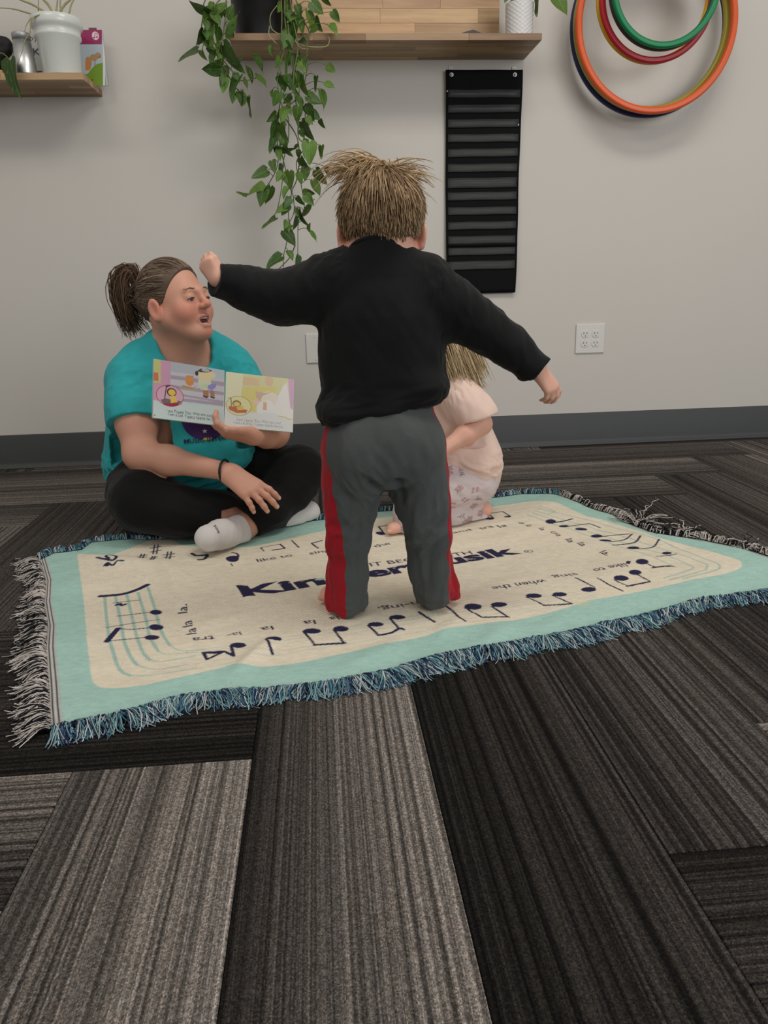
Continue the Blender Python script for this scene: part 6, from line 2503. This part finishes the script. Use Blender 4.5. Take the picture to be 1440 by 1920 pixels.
# ------------------------------------------------------------------ the crouching girl
def build_girl():
    root = thing('person', FL(860, 990, 0.006), 'small blond child crouching behind the jumping toddler in a pale pink top and floral pants', 'person')
    hf = Frame(P(803, 640, 2.07), (-1.0, .12, -.12), (-.1, 0, 1), .84)
    lo, hi = np.array([.10, 1.80, 0.0]), np.array([.58, 2.32, .62])
    S = SDF(lo, hi, .003)
    add_head(S, hf, 1.06, young=True)
    nb = P(832, 705, 2.08)
    S.cone(hf(0, -.03, -.03), nb, .036, .040, .02)
    S.limb([(P(840, 740, 2.08), .06), (P(862, 800, 2.09), .075), (P(880, 880, 2.10), .08)], .03)
    Nsh, Nel, Nwr = P(858, 738, 2.01), P(902, 795, 1.975), P(832, 842, 1.93)
    Fsh, Fel, Fwr = P(822, 735, 2.14), P(800, 800, 2.12), P(770, 850, 2.0)
    S.limb([(Nsh, .032), (Nel, .026), (Nel + .4 * (Nwr - Nel), .025), (Nwr, .018)], .02)
    S.limb([(Fsh, .032), (Fel, .026), (Fwr, .018)], .02)
    add_hand(S, Nwr, (-.85, .1, -.35), (0, -.9, .3), .5, False, ((25, 30, 20),) * 4, 5, (35, 15, 10), .3, 1.1)
    add_hand(S, Fwr, (-.7, -.2, -.5), (0, .8, .4), .5, True, ((25, 30, 20),) * 4, 5, (35, 15, 10), .3, 1.1)
    kn1, an1 = P(788, 948, 1.985), P(893, 968, 2.06)
    kn2, an2 = P(778, 890, 1.96), P(760, 992, 1.965)
    S.limb([(P(880, 905, 2.08), .06), (kn1, .04), (an1, .024)], .02)
    S.limb([(P(860, 905, 2.14), .06), (kn2, .04), (an2, .022)], .02)
    # bare feet
    h2 = np.array([an2[0] + .006, an2[1], .027])
    S.cone(an2, h2, .022, .021, .01)
    t2 = np.array([an2[0] - .038, an2[1] - .022, .020])
    S.cone(h2, t2, .020, .016, .012)
    for k in range(5):
        S.ell(t2 + np.array([-.010 + .0015 * k, -.014 + .0072 * k, -.003]), (.008, .006, .006), None, .003)
    h1 = np.array([an1[0] + .018, an1[1] - .008, .030])
    S.cone(an1, h1, .024, .023, .01)
    S.cone(h1, h1 + [.0, .07, -.008], .022, .016, .012)
    S.cut((0, 0, .0075), (0, 0, -1))
    V, Q = S.mesh(1)
    obj('body', V, Q, 'skin', root, True, skin_cols(V, hf, SKIN_C, .9))
    face_parts(hf, root, 'brow_fair', .1)
    # top
    S = SDF(lo, hi, .003)
    S.limb([(P(842, 735, 2.075), .068), (P(856, 790, 2.085), .086), (P(872, 850, 2.095), .090), (P(880, 888, 2.10), .088)], .03)
    S.ell(P(888, 868, 2.07), (.070, .085, .060), None, .03)
    S.limb([(P(842, 722, 2.05), .040), (Nsh, .044), (P(880, 765, 1.99), .050), (P(896, 785, 1.978), .054)], .03)
    S.limb([(P(832, 722, 2.11), .040), (Fsh, .044), (P(810, 780, 2.12), .046)], .03)
    sdir = nrm(Nel - Nsh)
    S.cut(P(876, 790, 1.98), nrm(np.array([.25, -.1, -.92])), P(908, 806, 1.955), .052)
    S.cut(P(812, 775, 2.12), nrm(Fel - Fsh), P(808, 785, 2.12), .06)
    S.cone(hf(0, -.03, -.05), nb + [0, 0, .012], .045, .042, .008, 'sub')
    S.cut(P(880, 905, 2.07), nrm([-.12, 0, -1]))
    V, Q = S.mesh(1)
    N = vnormals(V, Q)
    V = folds(V, N, (.3, 0, -1), .03, .1, .004, 71)
    V = folds(V, N, (.9, 0, -.3), .02, .08, .005, 75, np.clip((P(870, 830, 2.05)[2] - V[:, 2]) / .05, 0, 1), True)
    V = folds(V, N, (.5, 0, -.8), .015, .06, .003, 79, near(V, Nsh + [0, -.03, 0], .07), True)
    obj('shirt', V, Q, 'pink', root)
    # pants with scattered sprigs
    S = SDF(lo, hi, .0025)
    S.ell(P(880, 895, 2.09), (.085, .095, .065), None, .03)
    S.limb([(P(882, 905, 2.06), .072), (P(835, 915, 2.01), .060), (kn1, .050), (P(840, 958, 2.02), .045), (an1 + [.012, 0, 0], .036)], .018)
    S.limb([(P(862, 905, 2.14), .070), (kn2, .048), (P(765, 950, 1.965), .036), (an2, .033)], .02)
    S.cut(an2 + [0, 0, -.004], (0, 0, -1), an2, .05)
    S.cut(an1 + [.022, 0, 0], (1, .2, -.1), an1 + [.03, 0, 0], .05)
    S.cut((0, 0, .0085), (0, 0, -1))
    V, Q = S.mesh(1)
    N = vnormals(V, Q)
    V = folds(V, N, (.8, 0, -.5), .022, .08, .0035, 83)
    V = folds(V, N, (1, 0, -.1), .016, .07, .003, 87, near(V, P(880, 930, 2.0), .08), True)
    cvp = Canvas(.10, 0, .58, .30, .001, (.56, .475, .475))
    r2 = np.random.default_rng(21)
    for (px, py, kd) in ((862, 880, 0), (856, 908, 1), (888, 915, 2), (868, 932, 2), (889, 948, 1), (862, 965, 0), (898, 935, 0), (868, 978, 0), (845, 940, 2), (905, 965, 1), (758, 957, 0), (764, 930, 2), (752, 980, 1), (840, 880, 1), (830, 960, 1), (850, 990, 2), (880, 975, 1)):
        c = P(px, py, 2.0)[[0, 2]]
        a0 = r2.uniform(0, 6.28)
        d = np.array([math.cos(a0), math.sin(a0)])
        e = np.array([-d[1], d[0]])
        if kd != 2:
            cvp.line([c - d * .011, c + d * .011], .0018, (.14, .12, .11))
            for t in (-.3, .3, .7):
                for s_ in (-1, 1):
                    cvp.line([c + d * .010 * t, c + d * .010 * (t + .5) + e * .007 * s_], .0014, (.17, .14, .13))
        if kd != 0:
            for k in range(4):
                b = c + d * .004 * (k - 1.5) + e * .006 * (-1) ** k
                cvp.disc(b, .0042, .0036, (.46, .25, .25))
    obj('pants', V, Q, 'floral', root, True, cvp.sample(V[:, 0], V[:, 2]))
    # hair
    hc, hr = hf(0, -.018, .04), np.array([.077, .095, .084]) * 1.06 * hf.s
    S = SDF(hc - .13, hc + .13, .003)
    S.ell(hc, hr * 1.06, hf.rot, .01)
    S.cut(hf(0, .06, .09), hf.F * .8 - hf.U * .6)
    S.cut(hf(0, -.05, -.045), -hf.U * .9 + hf.F * .45)
    V, Q = S.mesh(1)
    obj('hair', V, Q, 'hairm', root, True, np.tile([.34, .24, .13], (len(V), 1)) * (1 + .25 * vnoise(hf.loc(V) * [80, 80, 20]))[:, None])
    n = 1300
    R3 = hr * 1.05
    roots, _d = sprinkle(n, hc, R3, hf.rot, lambda L: ((L[:, 1] / hf.s - .08) * -.8 + (L[:, 2] / hf.s - .05) * .6 > 0) & (L[:, 2] / hf.s > -.05))
    jt = rng.normal(0, .12, (n, 3))

    def flow(p, k):
        L = (p - hf(0, -.03, .13))
        L = L - np.outer(L @ hf.U, hf.U)
        L /= np.linalg.norm(L, axis=1, keepdims=True) + 1e-6
        d = -hf.U[None] * 1.0 + L * .12 - hf.F[None] * .12 + jt * .6
        return d / np.linalg.norm(d, axis=1, keepdims=True)

    zz = (roots - hc) @ hf.U
    ln = np.clip(.135 + zz * .9 + rng.normal(0, .02, n), .05, .24)
    paths = comb(roots, flow, hc, R3, hf.rot, 14, ln / 13, rng.uniform(.0, .10, n))
    V, F, C = strands(paths, .0012, .0005, hair_cols(n, (.27, .175, .08), (.78, .62, .38), 1.0))
    obj('hair_strands', V, F, 'hairm', root, True, C, kind='stuff')
    # a tail of hair over the back
    n = 320
    pts = []
    for i in range(n):
        o = rng.normal(0, 1, 2)
        pts.append(catmull([P(x + o[0] * 5 * k, y + o[1] * 4, 2.09 + .006 * o[1]) for k, (x, y) in zip((.4, 1, 1.2, 1.2, 1.0), ((850, 618), (868, 650), (880, 685), (886, 712), (888 + 5 * o[0], 732 - 9 * abs(o[1]))))], 12))
    V, F, C = strands(np.array(pts), .0012, .0004, hair_cols(n, (.30, .20, .10), (.72, .58, .38)))
    obj('hair_lock', V, F, 'hairm', root, True, C)
    return root


build_girl()

# ------------------------------------------------------------------ the board book she holds
bk = {k: P(x, y, d) for k, (x, y, d) in dict(TL=(288.7, 672.6, 1.862), BL=(286.5, 783, 1.862), TS=(416, 696, 1.945), BS=(420, 799, 1.945), TR=(539.5, 710.5, 1.905), BR=(549, 810.5, 1.905)).items()}


def page_frame(o, xr, yt):
    xd = xr - o
    w = np.linalg.norm(xd)
    xd = xd / w
    ud = yt - o
    ud = ud - xd * (ud @ xd)
    h = np.linalg.norm(ud)
    ud = ud / h
    return o, xd, ud, np.cross(ud, xd) * -1, w, h


def solve(f, a, b):
    for _ in range(50):
        m_ = (a + b) / 2
        if (f(a) > 0) == (f(m_) > 0):
            a = m_
        else:
            b = m_
    return a


# the book leans back: find the depths at which each page is a true rectangle
dTL = solve(lambda d: (P(288.7, 672.6, d) - bk['BL']) @ (bk['BS'] - bk['BL']), 1.80, 2.0)
bk['TL'] = P(288.7, 672.6, dTL)
bk['TS'] = P(416, 696, 1.945 + dTL - 1.862)
dBR = solve(lambda d: (P(549, 810.5, d) - bk['BS']) @ (bk['TS'] - bk['BS']), 1.85, 2.05)
bk['BR'] = P(549, 810.5, min(dBR, 1.985))
book = thing('board_book', (bk['BL'] + bk['BR']) / 2, 'open picture board book held up in front of the teal t-shirt', 'book')
o, xd, ud, nd, w, h = page_frame(bk['BL'], bk['BS'], bk['TL'])
if nd[1] > 0:
    nd = -nd
cvb = Canvas(0, 0, w, h, .0006, (.50, .58, .58))


def pq(ox, oy, sx, sy):
    return lambda x, y: np.array([(x - ox) / sx * w, h - (y - oy) / sy * h])


def skew(tl, tr, bl, br):
    """crop pixel -> page coordinates (bilinear inverse, two Newton steps)"""
    tl, tr, bl, br = [np.array(q, float) for q in (tl, tr, bl, br)]

    def f(x, y):
        u, v = .5, .5
        for _ in range(8):
            p = tl * (1 - u) * (1 - v) + tr * u * (1 - v) + bl * (1 - u) * v + br * u * v
            du = (tr - tl) * (1 - v) + (br - bl) * v
            dv = (bl - tl) * (1 - u) + (br - tr) * u
            s = np.linalg.solve(np.stack([du, dv], 1), np.array([x, y]) - p)
            u, v = u + s[0], v + s[1]
        return np.array([u * w, (1 - v) * h])

    return f


q = skew((45, 65), (702, 185), (30, 645), (725, 722))
PINK, LIL, WHT, GRY = (.55, .30, .42), (.36, .31, .38), (.60, .62, .62), (.36, .38, .42)


def poly(pts, c, a=1.0):
    cvb.poly([q(*p) for p in pts], c, a)


def disc(c, r, col, a=1.0, ry=None):
    c0 = q(*c)
    sx = np.linalg.norm(q(c[0] + r, c[1]) - c0)
    sy = np.linalg.norm(q(c[0], c[1] + (ry or r)) - c0)
    cvb.disc(c0, sx, sy, col, 0, a)


def ln_(pts, wd, c):
    cvb.line([q(*p) for p in pts], wd, c)


poly([(5, 50), (460, 95), (460, 240), (190, 215), (190, 320), (5, 320)], (.40, .43, .48))
poly([(460, 100), (705, 180), (705, 265), (460, 240)], (.42, .50, .56))
poly([(190, 190), (705, 265), (710, 530), (190, 470)], (.52, .50, .54))
for (y0, y1, x1, z0, z1) in ((225, 262, 705, 300, 340), (320, 352, 708, 395, 428), (395, 412, 708, 480, 505), (440, 470, 708, 500, 532)):
    poly([(190, y0), (x1, z0), (x1, z1), (190, y1)], LIL)
poly([(5, 50), (105, 65), (105, 310), (5, 298)], (.50, .50, .20))
poly([(5, 196), (85, 205), (85, 285), (5, 278)], (.55, .17, .08))
poly([(85, 205), (92, 208), (92, 285), (85, 285)], (.62, .55, .5))
poly([(105, 70), (198, 85), (192, 330), (5, 316), (5, 292), (105, 305)], PINK)
poly([(5, 306), (190, 325), (300, 440), (300, 520), (5, 476)], PINK)
poly([(0, 466), (300, 520), (725, 540), (730, 730), (0, 660)], (.52, .60, .59))
disc((190, 430), 128, (.30, .04, .10), ry=106)
disc((190, 430), 122, (.60, .36, .46), ry=100)
poly([(100, 470), (135, 500), (290, 490), (262, 524), (200, 534), (135, 515)], (.34, .02, .05))
poly([(100, 470), (150, 455), (300, 485), (290, 500), (140, 505)], (.16, .13, .14))
disc((205, 395), 45, (.07, .03, .02), ry=42)
disc((207, 397), 34, (.68, .48, .10), ry=31)
poly([(190, 432), (235, 430), (262, 490), (200, 503)], (.70, .50, .10))
ln_([(140, 460), (155, 345), (170, 338)], .0022, (.03, .02, .03))
ln_([(150, 338), (185, 332)], .0026, (.03, .02, .03))
# child on the steps with a heap of books and a kitten
poly([(295, 340), (410, 372), (430, 350), (435, 375), (400, 382), (300, 355)], (.35, .38, .16))
poly([(305, 325), (410, 352), (432, 330), (430, 345), (405, 366), (305, 345)], (.45, .22, .14))
disc((372, 295), 38, (.58, .25, .06), ry=38)
disc((370, 258), 36, (.60, .27, .07), ry=28)
poly([(335, 245), (348, 225), (360, 240)], (.5, .2, .05))
poly([(385, 240), (405, 232), (402, 255)], (.5, .2, .05))
disc((515, 300), 62, (.60, .60, .42), ry=75)
disc((590, 230), 26, (.62, .58, .38), ry=30)
disc((520, 225), 75, (.68, .58, .34), ry=48)
poly([(440, 190), (470, 165), (540, 168), (585, 188), (540, 205), (470, 200)], (.045, .035, .04))
disc((520, 182), 40, (.50, .50, .50), .85, 15)
disc((437, 210), 16, (.04, .03, .03), ry=24)
poly([(460, 330), (540, 310), (545, 350), (480, 372)], (.50, .58, .40))
poly([(545, 330), (575, 318), (625, 312), (628, 345), (590, 378), (545, 360)], (.25, .24, .50))
poly([(500, 375), (555, 380), (560, 440), (505, 430)], (.36, .17, .10))
poly([(568, 380), (612, 385), (618, 440), (575, 435)], (.36, .17, .10))
poly([(500, 425), (560, 440), (540, 452), (505, 440)], (.05, .03, .03))
poly([(572, 432), (625, 445), (610, 460), (575, 445)], (.05, .03, .03))
cvb.text('I am Tippity Too. Who are you?', q(160, 588), q(605, 634), .0072, (.03, .04, .05), .008)
cvb.text('I am a cat. Tippity tippity tat.', q(172, 622), q(592, 668), .0072, (.03, .04, .05), .008)
cvb.disc(q(48, 622), .0016, .0016, (.06, .08, .08))
printed_panel('page', cvb, w, h, o, xd, ud, nd, .0030, book, 200, 150)
quadL = [o, o + xd * w, o + xd * w + ud * h, o + ud * h]
o, xd, ud, nd, w, h = page_frame(bk['BS'], bk['BR'], bk['TS'])
if nd[1] > 0:
    nd = -nd
cvb = Canvas(0, 0, w, h, .0006, (.62, .60, .36))
q = skew((702, 185), (1335, 258), (725, 722), (1388, 777))
poly([(700, 180), (860, 200), (862, 430), (720, 440)], (.70, .68, .48))
poly([(862, 230), (1010, 255), (1020, 330), (862, 310)], (.66, .50, .30))
disc((1103, 275), 38, (.66, .48, .34), ry=50)
poly([(860, 340), (1180, 330), (1150, 560), (960, 590), (860, 450)], (.66, .58, .22))
poly([(1280, 250), (1338, 258), (1362, 560), (1330, 540), (1250, 300), (1180, 480), (1180, 700), (1388, 780), (1388, 600)], (.72, .70, .70))
poly([(1280, 250), (1338, 258), (1362, 560), (1335, 540)], (.62, .38, .56))
poly([(1180, 480), (1270, 280), (1335, 545), (1370, 660), (1180, 660)], (.73, .71, .68))
disc((1120, 440), 85, (.72, .66, .56), ry=60)
poly([(985, 375), (1080, 395), (1150, 380), (1060, 420), (1040, 470), (1000, 440)], (.58, .42, .34))
disc((1010, 485), 28, (.72, .52, .54), ry=24)
disc((1110, 560), 95, (.73, .72, .70), ry=95)
poly([(1070, 480), (1105, 490), (1110, 565), (1075, 560)], (.66, .42, .26))
poly([(718, 440), (960, 585), (1180, 590), (1388, 690), (1392, 785), (722, 725)], (.66, .68, .66))
disc((845, 522), 118, (.30, .24, .16), ry=96)
disc((845, 522), 113, (.70, .66, .36), ry=91)
poly([(750, 525), (820, 530), (930, 565), (920, 590), (830, 592), (760, 560)], (.48, .16, .10))
disc((825, 500), 40, (.22, .14, .08), ry=32)
disc((826, 505), 30, (.70, .54, .18), ry=23)
poly([(825, 535), (880, 520), (895, 562), (840, 565)], (.66, .50, .14))
ln_([(778, 525), (768, 450), (760, 445)], .0020, (.12, .10, .08))
ln_([(1230, 620), (1290, 630), (1330, 650), (1365, 655)], .003, (.62, .52, .24))
cvb.text('I am Tippity Too. Who are you?', q(842, 668), q(1262, 700), .0068, (.24, .26, .27), .0)
cvb.text('I am a bunny. Tippity tippity bunny.', q(815, 695), q(1290, 735), .0068, (.24, .26, .27), .0)
printed_panel('page', cvb, w, h, o, xd, ud, nd, .0030, book, 200, 150)
# covers behind the pages
quadR = [o, o + xd * w, o + xd * w + ud * h, o + ud * h]
for a_, b_, c_, d_ in (quadL, quadR):
    n_ = nrm(np.cross(b_ - a_, d_ - a_))
    if n_[1] < 0:
        n_ = -n_
    V = [p + n_ * .0034 for p in (a_, b_, c_, d_)] + [p + n_ * .0075 for p in (a_, b_, c_, d_)]
    obj('board', V, [(0, 1, 2, 3), (7, 6, 5, 4), (0, 4, 5, 1), (1, 5, 6, 2), (2, 6, 7, 3), (3, 7, 4, 0)], 'page_white', book, False)
